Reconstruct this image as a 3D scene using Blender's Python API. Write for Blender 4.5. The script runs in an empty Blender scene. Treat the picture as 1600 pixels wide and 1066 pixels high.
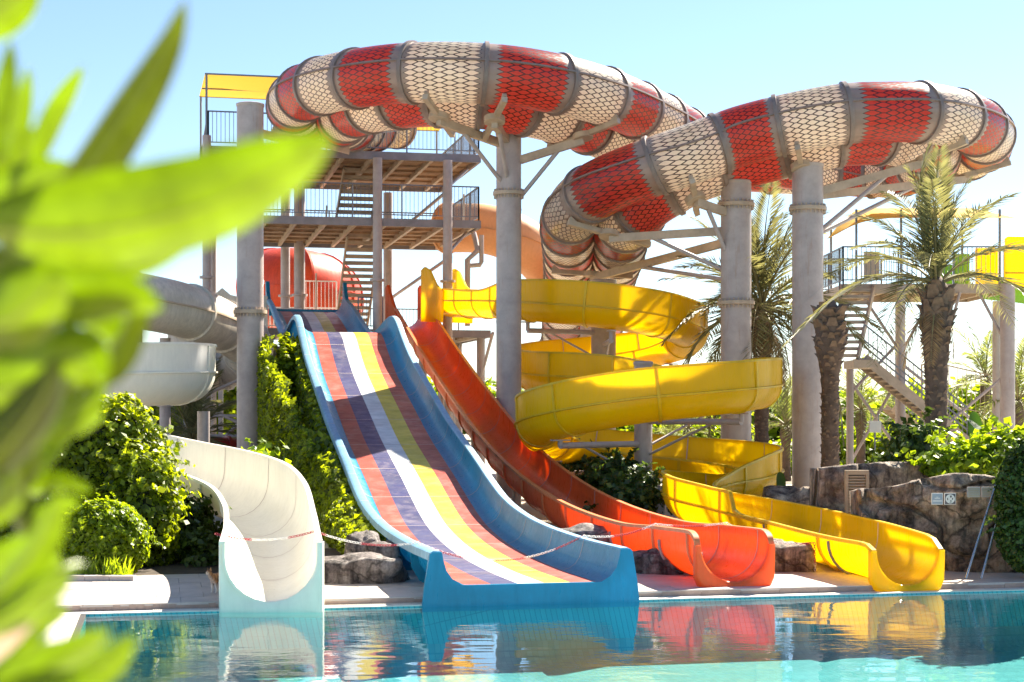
import bpy, bmesh, math, random
import numpy as np
from mathutils import Vector, Matrix, Euler
from mathutils import noise as mnoise

random.seed(7); np.random.seed(7)
scene = bpy.context.scene
COL = scene.collection
R = math.radians

# ------------------------------------------------------------------ camera, sky, sun, exposure
F, YH, H = 2540.0, 640.0, 2.54          # focal length in px of a 1600 px wide frame, horizon row, eye height over the water
cam_d = bpy.data.cameras.new('camera')
cam = bpy.data.objects.new('camera', cam_d); COL.objects.link(cam)
cam.location = (0, 0, H); cam.rotation_euler = (R(90), 0, 0)
cam_d.sensor_width = 36; cam_d.lens = 36 * F / 1600; cam_d.shift_y = (YH - 533) / 1600
cam_d.clip_start = 0.05; cam_d.clip_end = 3000
cam_d.dof.use_dof = True; cam_d.dof.focus_distance = 27; cam_d.dof.aperture_fstop = 4.2
scene.camera = cam

SUN_EL, SUN_AZ = 42.0, 38.0             # azimuth: degrees to the right of the viewing direction (+Y)
world = bpy.data.worlds.new('World'); scene.world = world; world.use_nodes = True
wn = world.node_tree; wn.nodes.clear()
wo = wn.nodes.new('ShaderNodeOutputWorld'); wb = wn.nodes.new('ShaderNodeBackground'); ws = wn.nodes.new('ShaderNodeTexSky')
ws.sky_type = 'NISHITA'; ws.sun_disc = False; ws.sun_elevation = R(SUN_EL); ws.sun_rotation = R(SUN_AZ)
ws.altitude = 0; ws.air_density = 0.9; ws.dust_density = 0.2; ws.ozone_density = 3.0
wb.inputs['Strength'].default_value = 0.052
wn.links.new(ws.outputs[0], wb.inputs[0]); wn.links.new(wb.outputs[0], wo.inputs[0])

sun_d = bpy.data.lights.new('sun', 'SUN'); sun_d.energy = 5.0; sun_d.angle = R(0.5); sun_d.color = (1.0, 0.91, 0.76)
sun = bpy.data.objects.new('sun', sun_d); COL.objects.link(sun)
sdir = Vector((math.sin(R(SUN_AZ)) * math.cos(R(SUN_EL)), math.cos(R(SUN_AZ)) * math.cos(R(SUN_EL)), math.sin(R(SUN_EL))))
sun.rotation_euler = (-sdir).to_track_quat('-Z', 'Y').to_euler(); sun.location = (20, 20, 40)

scene.view_settings.view_transform = 'Standard'; scene.view_settings.look = 'None'
scene.view_settings.exposure = 1.98; scene.view_settings.gamma = 1.0
scene.cycles.max_bounces = 10; scene.cycles.diffuse_bounces = 5; scene.cycles.glossy_bounces = 4
scene.cycles.transparent_max_bounces = 16; scene.cycles.transmission_bounces = 6
scene.cycles.use_denoising = True
scene.cycles.sample_clamp_indirect = 8

# ------------------------------------------------------------------ helpers
E1 = Vector((math.cos(R(12.2)), math.sin(R(12.2)), 0)); E2 = Vector((-math.sin(R(12.2)), math.cos(R(12.2)), 0))
O0 = Vector((-1.19, 20.9, 0))           # the pool's far edge runs through here along E1; E2 leads away from the pool
def G(a, b, z=0.0): return O0 + E1 * a + E2 * b + Vector((0, 0, z))
def P(px, py, d): return Vector(((px - 800) * d / F, d, H + (YH - py) * d / F))
def Q(px, d, z): return Vector(((px - 800) * d / F, d, z))
Z3 = Vector((0, 0, 1))

def world_loc(o):
    v = Vector((0, 0, 0))
    while o is not None:
        v += o.location; o = o.parent
    return v
def tag(o, label=None, cat=None, group=None, kind=None):
    if label: o['label'] = label
    if cat: o['category'] = cat
    if group: o['group'] = group
    if kind: o['kind'] = kind
    return o
def thing(name, label, cat, loc=(0, 0, 0), group=None):
    o = bpy.data.objects.new(name, None); COL.objects.link(o); o.location = loc; o.empty_display_size = 0.2
    return tag(o, label, cat, group)
def place(name, me, parent=None, mw=None, mat=None):
    o = bpy.data.objects.new(name, me); COL.objects.link(o)
    if mat is not None and not me.materials: me.materials.append(mat)
    if parent is not None:
        o.parent = parent
        if mw is not None: o.matrix_local = Matrix.Translation(-world_loc(parent)) @ mw
    elif mw is not None: o.matrix_world = mw
    return o

class MB:
    def __init__(s): s.v = []; s.f = []; s.uv = None
    def add(s, vs, fs):
        n = len(s.v); s.v.extend([tuple(p) for p in vs]); s.f.extend([tuple(i + n for i in f) for f in fs])
    def obox(s, c, ax, ay, az):          # centre and three half-axis vectors
        c, ax, ay, az = map(Vector, (c, ax, ay, az))
        vs = [c + ax * i + ay * j + az * k for k in (-1, 1) for j in (-1, 1) for i in (-1, 1)]
        s.add(vs, [(0, 2, 3, 1), (4, 5, 7, 6), (0, 1, 5, 4), (2, 6, 7, 3), (0, 4, 6, 2), (1, 3, 7, 5)])
    def gbox(s, a0, a1, b0, b1, z0, z1):  # box aligned with the pool's edge
        s.obox(G((a0 + a1) / 2, (b0 + b1) / 2, (z0 + z1) / 2), E1 * ((a1 - a0) / 2), E2 * ((b1 - b0) / 2), Z3 * ((z1 - z0) / 2))
    def bar(s, p0, p1, w, h=None, up=Z3):
        p0, p1 = Vector(p0), Vector(p1); h = h or w; t = p1 - p0; L = t.length
        if L < 1e-6: return
        t /= L; sd = t.cross(up)
        if sd.length < 1e-4: sd = t.cross(Vector((1, 0, 0)))
        sd.normalize(); u = sd.cross(t)
        s.obox((p0 + p1) / 2, t * (L / 2), sd * (w / 2), u * (h / 2))
    def tube(s, p0, p1, r0, r1=None, n=10, caps=True):
        s.pipe([p0, p1], [r0, r0 if r1 is None else r1], n, caps)
    def pipe(s, pts, r, n=8, caps=True):
        pts = [Vector(p) for p in pts]; k = len(pts)
        rr = r if isinstance(r, (list, tuple, np.ndarray)) else [r] * k
        base = len(s.v); prev = None
        for i, p in enumerate(pts):
            t = (pts[min(i + 1, k - 1)] - pts[max(i - 1, 0)]).normalized()
            if prev is None:
                sd = t.cross(Z3)
                if sd.length < 1e-3: sd = Vector((1, 0, 0))
            else: sd = prev - t * prev.dot(t)
            sd.normalize(); prev = sd; u = sd.cross(t)
            for j in range(n):
                a = 2 * math.pi * j / n
                s.v.append(tuple(p + (sd * math.cos(a) + u * math.sin(a)) * rr[i]))
        for i in range(k - 1):
            for j in range(n):
                a0 = base + i * n + j; a1 = base + i * n + (j + 1) % n
                s.f.append((a0, a1, a1 + n, a0 + n))
        if caps:
            s.f.append(tuple(base + j for j in range(n))[::-1]); s.f.append(tuple(base + (k - 1) * n + j for j in range(n)))
    def lathe(s, base, prof, n=20, cap=True):   # prof: (r, z) upwards
        base = Vector(base); b0 = len(s.v)
        for r, z in prof:
            for j in range(n):
                a = 2 * math.pi * j / n; s.v.append((base.x + r * math.cos(a), base.y + r * math.sin(a), base.z + z))
        for i in range(len(prof) - 1):
            for j in range(n):
                a0 = b0 + i * n + j; a1 = b0 + i * n + (j + 1) % n
                s.f.append((a0, a1, a1 + n, a0 + n))
        if cap:
            s.f.append(tuple(b0 + j for j in range(n))[::-1]); s.f.append(tuple(b0 + (len(prof) - 1) * n + j for j in range(n)))
    def rings(s, rg, closed=True, caps=True):   # rg: list of rings (each a list of points)
        b0 = len(s.v); n = len(rg[0]); k = len(rg)
        for r in rg: s.v.extend([tuple(p) for p in r])
        for i in range(k - 1):
            for j in range(n if closed else n - 1):
                a0 = b0 + i * n + j; a1 = b0 + i * n + (j + 1) % n
                s.f.append((a0, a0 + n, a1 + n, a1))
        if caps and closed:
            s.f.append(tuple(b0 + j for j in range(n))); s.f.append(tuple(b0 + (k - 1) * n + j for j in range(n))[::-1])
    def mesh(s, name, off=Vector((0, 0, 0)), smooth=False):
        me = bpy.data.meshes.new(name)
        vs = [(x - off.x, y - off.y, z - off.z) for x, y, z in s.v]
        me.from_pydata(vs, [], s.f)
        if s.uv is not None:
            l = me.uv_layers.new(name='UVMap'); idx = np.empty(len(me.loops), dtype=np.int32); me.loops.foreach_get('vertex_index', idx)
            l.data.foreach_set('uv', np.asarray(s.uv, dtype=np.float32)[idx].ravel())
        if smooth:
            me.polygons.foreach_set('use_smooth', [True] * len(me.polygons))
            if smooth != 'all': me.set_sharp_from_angle(angle=R(smooth if isinstance(smooth, (int, float)) and smooth > 1 else 40))
        me.update(); return me
    def build(s, name, mat, parent=None, smooth=False):
        me = s.mesh(name, world_loc(parent) if parent else Vector((0, 0, 0)), smooth)
        return place(name, me, parent, None, mat)

def leafmesh(name, V, mats):              # V: (n, 4, 3) quads
    n = len(V); me = bpy.data.meshes.new(name)
    me.vertices.add(n * 4); me.vertices.foreach_set('co', V.astype(np.float32).ravel())
    me.loops.add(n * 4); me.loops.foreach_set('vertex_index', np.arange(n * 4, dtype=np.int32))
    me.polygons.add(n); me.polygons.foreach_set('loop_start', np.arange(0, n * 4, 4, dtype=np.int32))
    me.update(calc_edges=True); me.validate(); me.materials.append(mats); return me

def catmull(ctrl, step):
    c = np.array(ctrl, dtype=float); c = np.vstack([2 * c[0] - c[1], c, 2 * c[-1] - c[-2]])
    out = []
    for i in range(1, len(c) - 2):
        p0, p1, p2, p3 = c[i - 1], c[i], c[i + 1], c[i + 2]
        for t in np.linspace(0, 1, 24, endpoint=False):
            out.append(0.5 * ((2 * p1) + (-p0 + p2) * t + (2 * p0 - 5 * p1 + 4 * p2 - p3) * t * t + (-p0 + 3 * p1 - 3 * p2 + p3) * t ** 3))
    out.append(c[-2]); out = np.array(out)
    s = np.concatenate([[0], np.cumsum(np.linalg.norm(np.diff(out[:, :3], axis=0), axis=1))])
    m = max(2, int(round(s[-1] / step)) + 1); t = np.linspace(0, s[-1], m)
    return np.stack([np.interp(t, s, out[:, k]) for k in range(out.shape[1])], 1), t
def frames(arr, bank=None):
    p = arr[:, :3]; T = np.gradient(p, axis=0); T /= np.linalg.norm(T, axis=1)[:, None]
    S = np.cross(T, [0, 0, 1]); S /= np.linalg.norm(S, axis=1)[:, None]; U = np.cross(S, T)
    if bank is not None:
        c, s_ = np.cos(bank)[:, None], np.sin(bank)[:, None]; S, U = S * c + U * s_, U * c - S * s_
    return p, T, S, U

# ------------------------------------------------------------------ materials
def nd(nt, typ, **kw):
    n = nt.nodes.new(typ)
    for k, v in kw.items():
        if k.startswith('i_'):
            n.inputs[k[2:].replace('_', ' ')].default_value = v
        else: setattr(n, k, v)
    return n
def newmat(name):
    m = bpy.data.materials.new(name); m.use_nodes = True; nt = m.node_tree; nt.nodes.clear()
    out = nt.nodes.new('ShaderNodeOutputMaterial'); b = nt.nodes.new('ShaderNodeBsdfPrincipled')
    nt.links.new(b.outputs[0], out.inputs[0]); return m, nt, b, out
def ramp(nt, pts):
    r = nt.nodes.new('ShaderNodeValToRGB'); e = r.color_ramp.elements
    while len(e) < len(pts): e.new(0.5)
    for el, (p, c) in zip(e, pts):
        el.position = p; el.color = (c, c, c, 1) if isinstance(c, (int, float)) else (*c, 1)
    return r
def mixc(nt, fac, a, b, mode='MIX'):
    m = nt.nodes.new('ShaderNodeMix'); m.data_type = 'RGBA'; m.blend_type = mode
    for s, v in (('Factor', fac), ('A', a), ('B', b)):
        sk = [i for i in m.inputs if i.name == s and i.type == ('VALUE' if s == 'Factor' else 'RGBA')][0]
        if isinstance(v, bpy.types.NodeSocket): nt.links.new(v, sk)
        elif isinstance(v, (int, float)): sk.default_value = v
        else: sk.default_value = (*v, 1)
    return [o for o in m.outputs if o.type == 'RGBA'][0]
def noise_fac(nt, scale, detail=4, rough=0.6, vec=None, stretch=None):
    n = nd(nt, 'ShaderNodeTexNoise', i_Scale=scale, i_Detail=detail, i_Roughness=rough)
    tc = nt.nodes.new('ShaderNodeTexCoord'); src = tc.outputs['Object'] if vec is None else vec
    if stretch:
        mp = nt.nodes.new('ShaderNodeMapping'); mp.inputs['Scale'].default_value = stretch; nt.links.new(src, mp.inputs[0]); src = mp.outputs[0]
    nt.links.new(src, n.inputs['Vector']); return n.outputs['Fac']
def bump(nt, b, h, strength=0.3, dist=0.02):
    bm = nd(nt, 'ShaderNodeBump', i_Strength=strength, i_Distance=dist); nt.links.new(h, bm.inputs['Height']); nt.links.new(bm.outputs[0], b.inputs['Normal'])

def simple(name, c, rough=0.5, metal=0.0, var=0.25, scale=3.0, dark=None, bmp=0.0, bscale=40, stretch=None):
    m, nt, b, out = newmat(name)
    d = dark or tuple(x * (1 - var) for x in c)
    f = noise_fac(nt, scale, 6, 0.65, stretch=stretch); r = ramp(nt, [(0.35, 0.0), (0.68, 1.0)]); nt.links.new(f, r.inputs[0])
    nt.links.new(mixc(nt, r.outputs[0], d, c), b.inputs['Base Color'])
    b.inputs['Roughness'].default_value = rough; b.inputs['Metallic'].default_value = metal
    if bmp: bump(nt, b, noise_fac(nt, bscale, 5, 0.6), bmp, 0.01)
    return m
def fibreglass(name, c, trans=0.2, rough=0.22, dirt=0.35, tcol=None, wear=0.0, wearcol=(0.66, 0.52, 0.44), streak=(6, 6, 1)):
    m, nt, b, out = newmat(name)
    f = noise_fac(nt, 1.3, 6, 0.65); r = ramp(nt, [(0.3, 1 - dirt), (0.65, 1.0)]); nt.links.new(f, r.inputs[0])
    f2 = noise_fac(nt, 2.2, 5, 0.7, stretch=streak); r2 = ramp(nt, [(0.3, 1 - dirt * 0.7), (0.6, 1.0)]); nt.links.new(f2, r2.inputs[0])
    col = mixc(nt, 1.0, c, r.outputs[0], 'MULTIPLY'); col = mixc(nt, 1.0, col, r2.outputs[0], 'MULTIPLY')
    if wear:
        f3 = noise_fac(nt, 2.0, 8, 0.75, stretch=(1, 1, 1)); r3 = ramp(nt, [(0.5, 0.0), (0.75, wear)]); nt.links.new(f3, r3.inputs[0])
        col = mixc(nt, r3.outputs[0], col, wearcol)
    nt.links.new(col, b.inputs['Base Color'])
    rr = ramp(nt, [(0.3, rough + 0.25), (0.7, rough)]); nt.links.new(f2, rr.inputs[0]); nt.links.new(rr.outputs[0], b.inputs['Roughness'])
    b.inputs['IOR'].default_value = 1.5
    bump(nt, b, noise_fac(nt, 5.0, 2, 0.5), 0.06, 0.05)
    if trans:
        t = nt.nodes.new('ShaderNodeBsdfTranslucent'); mx = nt.nodes.new('ShaderNodeMixShader'); mx.inputs[0].default_value = trans
        t.inputs[0].default_value = (*(tcol or c), 1)
        nt.links.new(b.outputs[0], mx.inputs[1]); nt.links.new(t.outputs[0], mx.inputs[2]); nt.links.new(mx.outputs[0], out.inputs[0])
    return m
def leafmat(name, dark, light, trans=0.45, tcol=None, rough=0.45, mottle=0.0):
    m, nt, b, out = newmat(name)
    g = nt.nodes.new('ShaderNodeNewGeometry'); r = ramp(nt, [(0.0, dark), (0.75, light), (1.0, tuple(min(1, x * 1.35) for x in light))])
    nt.links.new(g.outputs['Random Per Island'], r.inputs[0])
    col = r.outputs[0]
    if mottle:
        nf = noise_fac(nt, 16, 6, 0.7, stretch=(1, 1, 1)); r2 = ramp(nt, [(0.32, 1 - mottle), (0.62, 1.0)]); nt.links.new(nf, r2.inputs[0]); col = mixc(nt, 1.0, col, r2.outputs[0], 'MULTIPLY')
        bump(nt, b, noise_fac(nt, 60, 4, 0.6), 0.3, 0.004)
    nt.links.new(col, b.inputs['Base Color']); b.inputs['Roughness'].default_value = rough
    t = nt.nodes.new('ShaderNodeBsdfTranslucent'); mx = nt.nodes.new('ShaderNodeMixShader'); mx.inputs[0].default_value = trans
    tc = tcol or tuple(min(1, x * k) for x, k in zip(light, (1.9, 1.7, 0.8)))
    nt.links.new(mixc(nt, 1.0, col, tuple(x / max(1e-3, l) for x, l in zip(tc, light)), 'MULTIPLY'), t.inputs[0])
    nt.links.new(b.outputs[0], mx.inputs[1]); nt.links.new(t.outputs[0], mx.inputs[2]); nt.links.new(mx.outputs[0], out.inputs[0])
    return m

M = {}
def steelmat(name, c, rust=(0.30, 0.14, 0.06), amt=0.55):
    m, nt, b, out = newmat(name)
    f = noise_fac(nt, 2.5, 7, 0.7); r = ramp(nt, [(0.3, 0.72), (0.7, 1.0)]); nt.links.new(f, r.inputs[0]); col = mixc(nt, 1.0, c, r.outputs[0], 'MULTIPLY')
    f2 = noise_fac(nt, 3.0, 8, 0.75, stretch=(2.2, 2.2, 0.22)); r2 = ramp(nt, [(0.56, 0.0), (0.76, amt)]); nt.links.new(f2, r2.inputs[0]); col = mixc(nt, r2.outputs[0], col, rust)
    f3 = noise_fac(nt, 14, 6, 0.7); r3 = ramp(nt, [(0.62, 0.0), (0.70, 0.35)]); nt.links.new(f3, r3.inputs[0]); col = mixc(nt, r3.outputs[0], col, tuple(x * .5 for x in c))
    nt.links.new(col, b.inputs['Base Color']); rr = ramp(nt, [(0.3, 0.5), (0.7, 0.30)]); nt.links.new(f, rr.inputs[0]); nt.links.new(rr.outputs[0], b.inputs['Roughness']); bump(nt, b, noise_fac(nt, 30, 5, 0.6), 0.15, 0.01); return m
M['steel'] = steelmat('weathered_grey_steel_paint', (0.47, 0.405, 0.385))
M['steel_tan'] = simple('dusty_tan_steel', (0.52, 0.41, 0.30), 0.5, 0.0, 0.3, 2.5)
M['steel_dark'] = simple('dark_railing_steel', (0.22, 0.23, 0.26), 0.45, 0.2, 0.3, 4)
M['bright_steel'] = simple('bright_steel', (0.62, 0.62, 0.62), 0.25, 0.85, 0.2, 4)
M['deck_wood'] = simple('brown_deck_boards', (0.50, 0.33, 0.20), 0.7, 0, 0.55, 1.5, stretch=(1, 8, 1))
M['fascia'] = simple('grey_fascia', (0.30, 0.28, 0.30), 0.5, 0, 0.35, 1.5)
M['shade'] = fibreglass('yellow_shade_cloth', (0.82, 0.62, 0.16), 0.5, 0.7, 0.12, (0.95, 0.75, 0.25))
M['yellow'] = fibreglass('yellow_fibreglass', (0.95, 0.71, 0.004), 0.60, 0.18, 0.16, (1.0, 0.78, 0.0))
M['yellow_rim'] = fibreglass('yellow_rim', (0.92, 0.70, 0.02), 0.35, 0.25, 0.3)
M['orange'] = fibreglass('orange_fibreglass', (0.90, 0.21, 0.05), 0.42, 0.20, 0.22, (1.0, 0.27, 0.05))
M['orange_rim'] = fibreglass('orange_rim', (0.90, 0.26, 0.09), 0.1, 0.3, 0.2)
M['blue'] = fibreglass('blue_fibreglass', (0.012, 0.33, 0.56), 0.28, 0.22, 0.25)
M['blue_rim'] = fibreglass('pale_worn_blue_rim', (0.25, 0.50, 0.68), 0.05, 0.35, 0.25)
M['seam'] = simple('pale_seam_sealant', (0.62, 0.52, 0.46), 0.6, 0, 0.2)
M['white'] = fibreglass('cream_white_fibreglass', (0.90, 0.86, 0.74), 0.10, 0.25, 0.10)
M['cream'] = fibreglass('weathered_cream_fibreglass', (0.80, 0.72, 0.60), 0.12, 0.3, 0.35)
M['peach'] = fibreglass('peach_fibreglass', (0.80, 0.48, 0.24), 0.3, 0.4, 0.2)
M['red'] = fibreglass('red_fibreglass', (0.80, 0.085, 0.02), 0.15, 0.3, 0.35)
M['darkred'] = fibreglass('dark_red_fibreglass', (0.45, 0.03, 0.02), 0.1, 0.3, 0.3)
M['green_gl'] = fibreglass('green_fibreglass', (0.25, 0.55, 0.05), 0.2, 0.3, 0.2)
for k, c in (('lane_red', (0.55, 0.085, 0.055)), ('lane_navy', (0.055, 0.06, 0.17)), ('lane_white', (0.82, 0.82, 0.80)), ('lane_yellow', (0.80, 0.60, 0.05))):
    M[k] = fibreglass(k + '_gelcoat', c, 0.0, 0.30, 0.30, wear=0.30 if k in ('lane_red', 'lane_navy') else 0.2, streak=(1, 1, 7))
M['cobra_grey'] = fibreglass('brown_grey_fibreglass', (0.32, 0.25, 0.22), 0.12, 0.3, 0.35, (0.5, 0.3, 0.2))
def scales(name, c, tc):
    m, nt, b, out = newmat(name)
    uv = nt.nodes.new('ShaderNodeUVMap'); uv.uv_map = 'UVMap'
    def vm(op, a, b_=None):
        n = nt.nodes.new('ShaderNodeVectorMath'); n.operation = op
        for i, v in enumerate((a, b_)):
            if v is None: continue
            if isinstance(v, bpy.types.NodeSocket): nt.links.new(v, n.inputs[i])
            else: n.inputs[i].default_value = v
        return n.outputs['Value'] if op == 'DOT_PRODUCT' else n.outputs[0]
    def ma(op, a, b_=None):
        n = nt.nodes.new('ShaderNodeMath'); n.operation = op
        for i, v in enumerate((a, b_)):
            if v is None: continue
            if isinstance(v, bpy.types.NodeSocket): nt.links.new(v, n.inputs[i])
            else: n.inputs[i].default_value = v
        return n.outputs[0]
    sp = nt.nodes.new('ShaderNodeSeparateXYZ'); nt.links.new(uv.outputs[0], sp.inputs[0])
    cb = nt.nodes.new('ShaderNodeCombineXYZ')        # x: round the tube, y: along it (cells long in y)
    nt.links.new(ma('MULTIPLY', sp.outputs[1], 7.9), cb.inputs[0]); nt.links.new(ma('MULTIPLY', sp.outputs[0], 3.65), cb.inputs[1])
    p = vm('ADD', cb.outputs[0], (100, 124.0, 0))
    r_, h_ = (1, 1.24, 1), (0.5, 0.62, 0.5)
    A = vm('SUBTRACT', vm('MODULO', p, r_), h_); Bq = vm('SUBTRACT', vm('MODULO', vm('SUBTRACT', p, h_), r_), h_)
    A = vm('MULTIPLY', A, (1, 1, 0)); Bq = vm('MULTIPLY', Bq, (1, 1, 0))
    less = ma('LESS_THAN', vm('DOT_PRODUCT', A, A), vm('DOT_PRODUCT', Bq, Bq))
    mv = nt.nodes.new('ShaderNodeMix'); mv.data_type = 'VECTOR'
    vs = [i for i in mv.inputs if i.type == 'VECTOR' and i.name in 'AB']; nt.links.new(less, mv.inputs[0]); nt.links.new(Bq, vs[0]); nt.links.new(A, vs[1])
    gv = [o for o in mv.outputs if o.type == 'VECTOR'][0]
    ab = vm('ABSOLUTE', gv); s2 = nt.nodes.new('ShaderNodeSeparateXYZ'); nt.links.new(ab, s2.inputs[0])
    idv = vm('SUBTRACT', vm('SUBTRACT', p, gv), (100, 124.0, 0)); s3 = nt.nodes.new('ShaderNodeSeparateXYZ'); nt.links.new(idv, s3.inputs[0])
    inside = ma('LESS_THAN', ma('ABSOLUTE', s3.outputs[1]), 2.0)
    line = ma('MAXIMUM', ma('GREATER_THAN', s2.outputs[0], 0.43), ma('GREATER_THAN', vm('DOT_PRODUCT', ab, (0.5, 0.62, 0)), 0.262))
    is_scale = ma('MULTIPLY', inside, ma('SUBTRACT', 1.0, line))
    nf = noise_fac(nt, 1.5, 5, 0.6); rp = ramp(nt, [(0.3, 0.62), (0.7, 1.0)]); nt.links.new(nf, rp.inputs[0])
    base = mixc(nt, inside, (0.36, 0.27, 0.225), (0.035, 0.02, 0.018))
    colr = mixc(nt, 1.0, mixc(nt, is_scale, base, c), rp.outputs[0], 'MULTIPLY')
    nt.links.new(colr, b.inputs['Base Color']); b.inputs['Roughness'].default_value = 0.3
    t = nt.nodes.new('ShaderNodeBsdfTranslucent'); t.inputs[0].default_value = (*tc, 1)
    mx = nt.nodes.new('ShaderNodeMixShader'); nt.links.new(ma('ADD', ma('MULTIPLY', is_scale, 0.55), 0.03), mx.inputs[0])
    nt.links.new(b.outputs[0], mx.inputs[1]); nt.links.new(t.outputs[0], mx.inputs[2]); nt.links.new(mx.outputs[0], out.inputs[0])
    return m
M['scale_red'] = scales('red_scale_fibreglass', (0.44, 0.05, 0.045), (0.78, 0.14, 0.10))
M['scale_white'] = scales('white_scale_fibreglass', (0.95, 0.94, 0.88), (1.0, 0.93, 0.74))
M['slab'] = simple('grey_pink_deck_slab', (0.55, 0.48, 0.43), 0.6, 0, 0.22, 3, bmp=0.2, bscale=60)
M['riser_tile'] = simple('pinkish_riser_tile', (0.44, 0.31, 0.25), 0.5, 0, 0.3, 5)
M['coping'] = simple('pale_stone_coping', (0.78, 0.73, 0.64), 0.5, 0, 0.15, 4)
M['concrete'] = simple('concrete', (0.42, 0.40, 0.37), 0.85, 0, 0.35, 3, bmp=0.3, bscale=30)
M['soil'] = simple('dark_soil', (0.075, 0.055, 0.04), 0.95, 0, 0.5, 6, bmp=0.6, bscale=20)
M['ground'] = simple('dry_ground', (0.48, 0.42, 0.33), 0.9, 0, 0.3, 0.4)
M['core'] = simple('dark_shrub_core', (0.018, 0.028, 0.010), 0.95, 0, 0.5, 10)  # near-black filler added inside the foliage to close see-through gaps
M['ivy'] = leafmat('ivy_leaf', (0.06, 0.09, 0.010), (0.20, 0.27, 0.012), 0.52, (0.54, 0.62, 0.005))
M['bush'] = leafmat('bush_leaf', (0.08, 0.13, 0.010), (0.21, 0.30, 0.012), 0.55, (0.54, 0.66, 0.005))
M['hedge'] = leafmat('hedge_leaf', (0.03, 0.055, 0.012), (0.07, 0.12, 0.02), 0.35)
M['bigleaf'] = leafmat('broad_bright_leaf', (0.08, 0.15, 0.012), (0.18, 0.29, 0.015), 0.5, (0.46, 0.58, 0.01))
M['frond'] = leafmat('palm_leaflet', (0.095, 0.10, 0.045), (0.165, 0.165, 0.075), 0.4, (0.32, 0.30, 0.10))
M['frond_far'] = leafmat('far_palm_leaflet', (0.10, 0.14, 0.04), (0.17, 0.21, 0.07), 0.45, (0.36, 0.38, 0.08))
M['rachis'] = simple('palm_stalk', (0.26, 0.22, 0.09), 0.6, 0, 0.3, 5)
M['trunk'] = simple('palm_trunk_bark', (0.17, 0.115, 0.085), 0.9, 0, 0.5, 5, bmp=0.6, bscale=18)
M['boot'] = simple('palm_leaf_base', (0.27, 0.185, 0.13), 0.85, 0, 0.5, 7)
M['banana'] = leafmat('banana_leaf', (0.06, 0.11, 0.02), (0.09, 0.16, 0.03), 0.45, (0.26, 0.40, 0.03))
M['near_leaf'] = leafmat('close_strap_leaf', (0.16, 0.24, 0.004), (0.26, 0.34, 0.005), 0.55, (0.56, 0.70, 0.002), 0.3, 0.35)
M['near_shaded'] = leafmat('close_shaded_strap_leaf', (0.09, 0.12, 0.004), (0.14, 0.17, 0.005), 0.45, (0.44, 0.52, 0.003), 0.3, 0.35)  # same strap leaf in darker tones: shade put into the colour
def rockmat(name, c0, c1, c2):
    m, nt, b, out = newmat(name)
    n1 = noise_fac(nt, 3.2, 11, 0.78); r1 = ramp(nt, [(0.36, c0), (0.50, c1), (0.64, c2)]); nt.links.new(n1, r1.inputs[0])
    n2 = noise_fac(nt, 1.8, 8, 0.75, stretch=(3.5, 3.5, 0.45)); r2 = ramp(nt, [(0.40, 0.22), (0.58, 1.0)]); nt.links.new(n2, r2.inputs[0])
    vo = nd(nt, 'ShaderNodeTexVoronoi', feature='DISTANCE_TO_EDGE', i_Scale=1.5); tc = nt.nodes.new('ShaderNodeTexCoord'); dn = nd(nt, 'ShaderNodeTexNoise', i_Scale=2.5, i_Detail=5.0)
    nt.links.new(tc.outputs['Object'], dn.inputs['Vector']); ml = nt.nodes.new('ShaderNodeMix'); ml.data_type = 'VECTOR'; ml.inputs[0].default_value = 0.35
    va = [i for i in ml.inputs if i.type == 'VECTOR' and i.name in 'AB']; nt.links.new(tc.outputs['Object'], va[0]); nt.links.new(dn.outputs['Color'], va[1]); nt.links.new([o for o in ml.outputs if o.type == 'VECTOR'][0], vo.inputs['Vector'])
    r3 = ramp(nt, [(0.0, 0.12), (0.03, 1.0)]); nt.links.new(vo.outputs['Distance'], r3.inputs[0])
    c = mixc(nt, 0.85, r1.outputs[0], r2.outputs[0], 'MULTIPLY'); c = mixc(nt, 0.8, c, r3.outputs[0], 'MULTIPLY')
    nt.links.new(c, b.inputs['Base Color']); b.inputs['Roughness'].default_value = 0.8
    hh = nt.nodes.new('ShaderNodeMath'); hh.operation = 'MULTIPLY_ADD'; hh.inputs[1].default_value = 0.25; nt.links.new(r3.outputs[0], hh.inputs[0]); nt.links.new(noise_fac(nt, 9, 11, 0.8), hh.inputs[2])
    bump(nt, b, hh.outputs[0], 1.0, 0.10); return m
M['rock'] = rockmat('artificial_rock', (0.10, 0.07, 0.06), (0.44, 0.33, 0.25), (0.78, 0.64, 0.48))
M['rock_grey'] = rockmat('grey_rock', (0.09, 0.07, 0.07), (0.34, 0.29, 0.27), (0.70, 0.63, 0.57))
M['louvre'] = simple('tan_louvre_paint', (0.42, 0.31, 0.20), 0.5, 0, 0.25, 3)
M['chain_red'] = simple('red_plastic_chain', (0.50, 0.03, 0.05), 0.4, 0, 0.1)
M['chain_white'] = simple('white_plastic_chain', (0.80, 0.78, 0.75), 0.4, 0, 0.1)
M['sign_white'] = simple('sign_white', (0.78, 0.74, 0.72), 0.4, 0, 0.06)
M['sign_blue'] = simple('sign_grey_blue', (0.33, 0.37, 0.46), 0.4, 0, 0.1)
M['sign_dark'] = simple('sign_dark', (0.10, 0.08, 0.10), 0.4, 0, 0.1)
M['grate'] = simple('white_plastic_grate', (0.72, 0.68, 0.62), 0.5, 0, 0.1)
M['gap'] = simple('dark_gutter', (0.05, 0.045, 0.04), 0.8, 0, 0.2)

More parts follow.
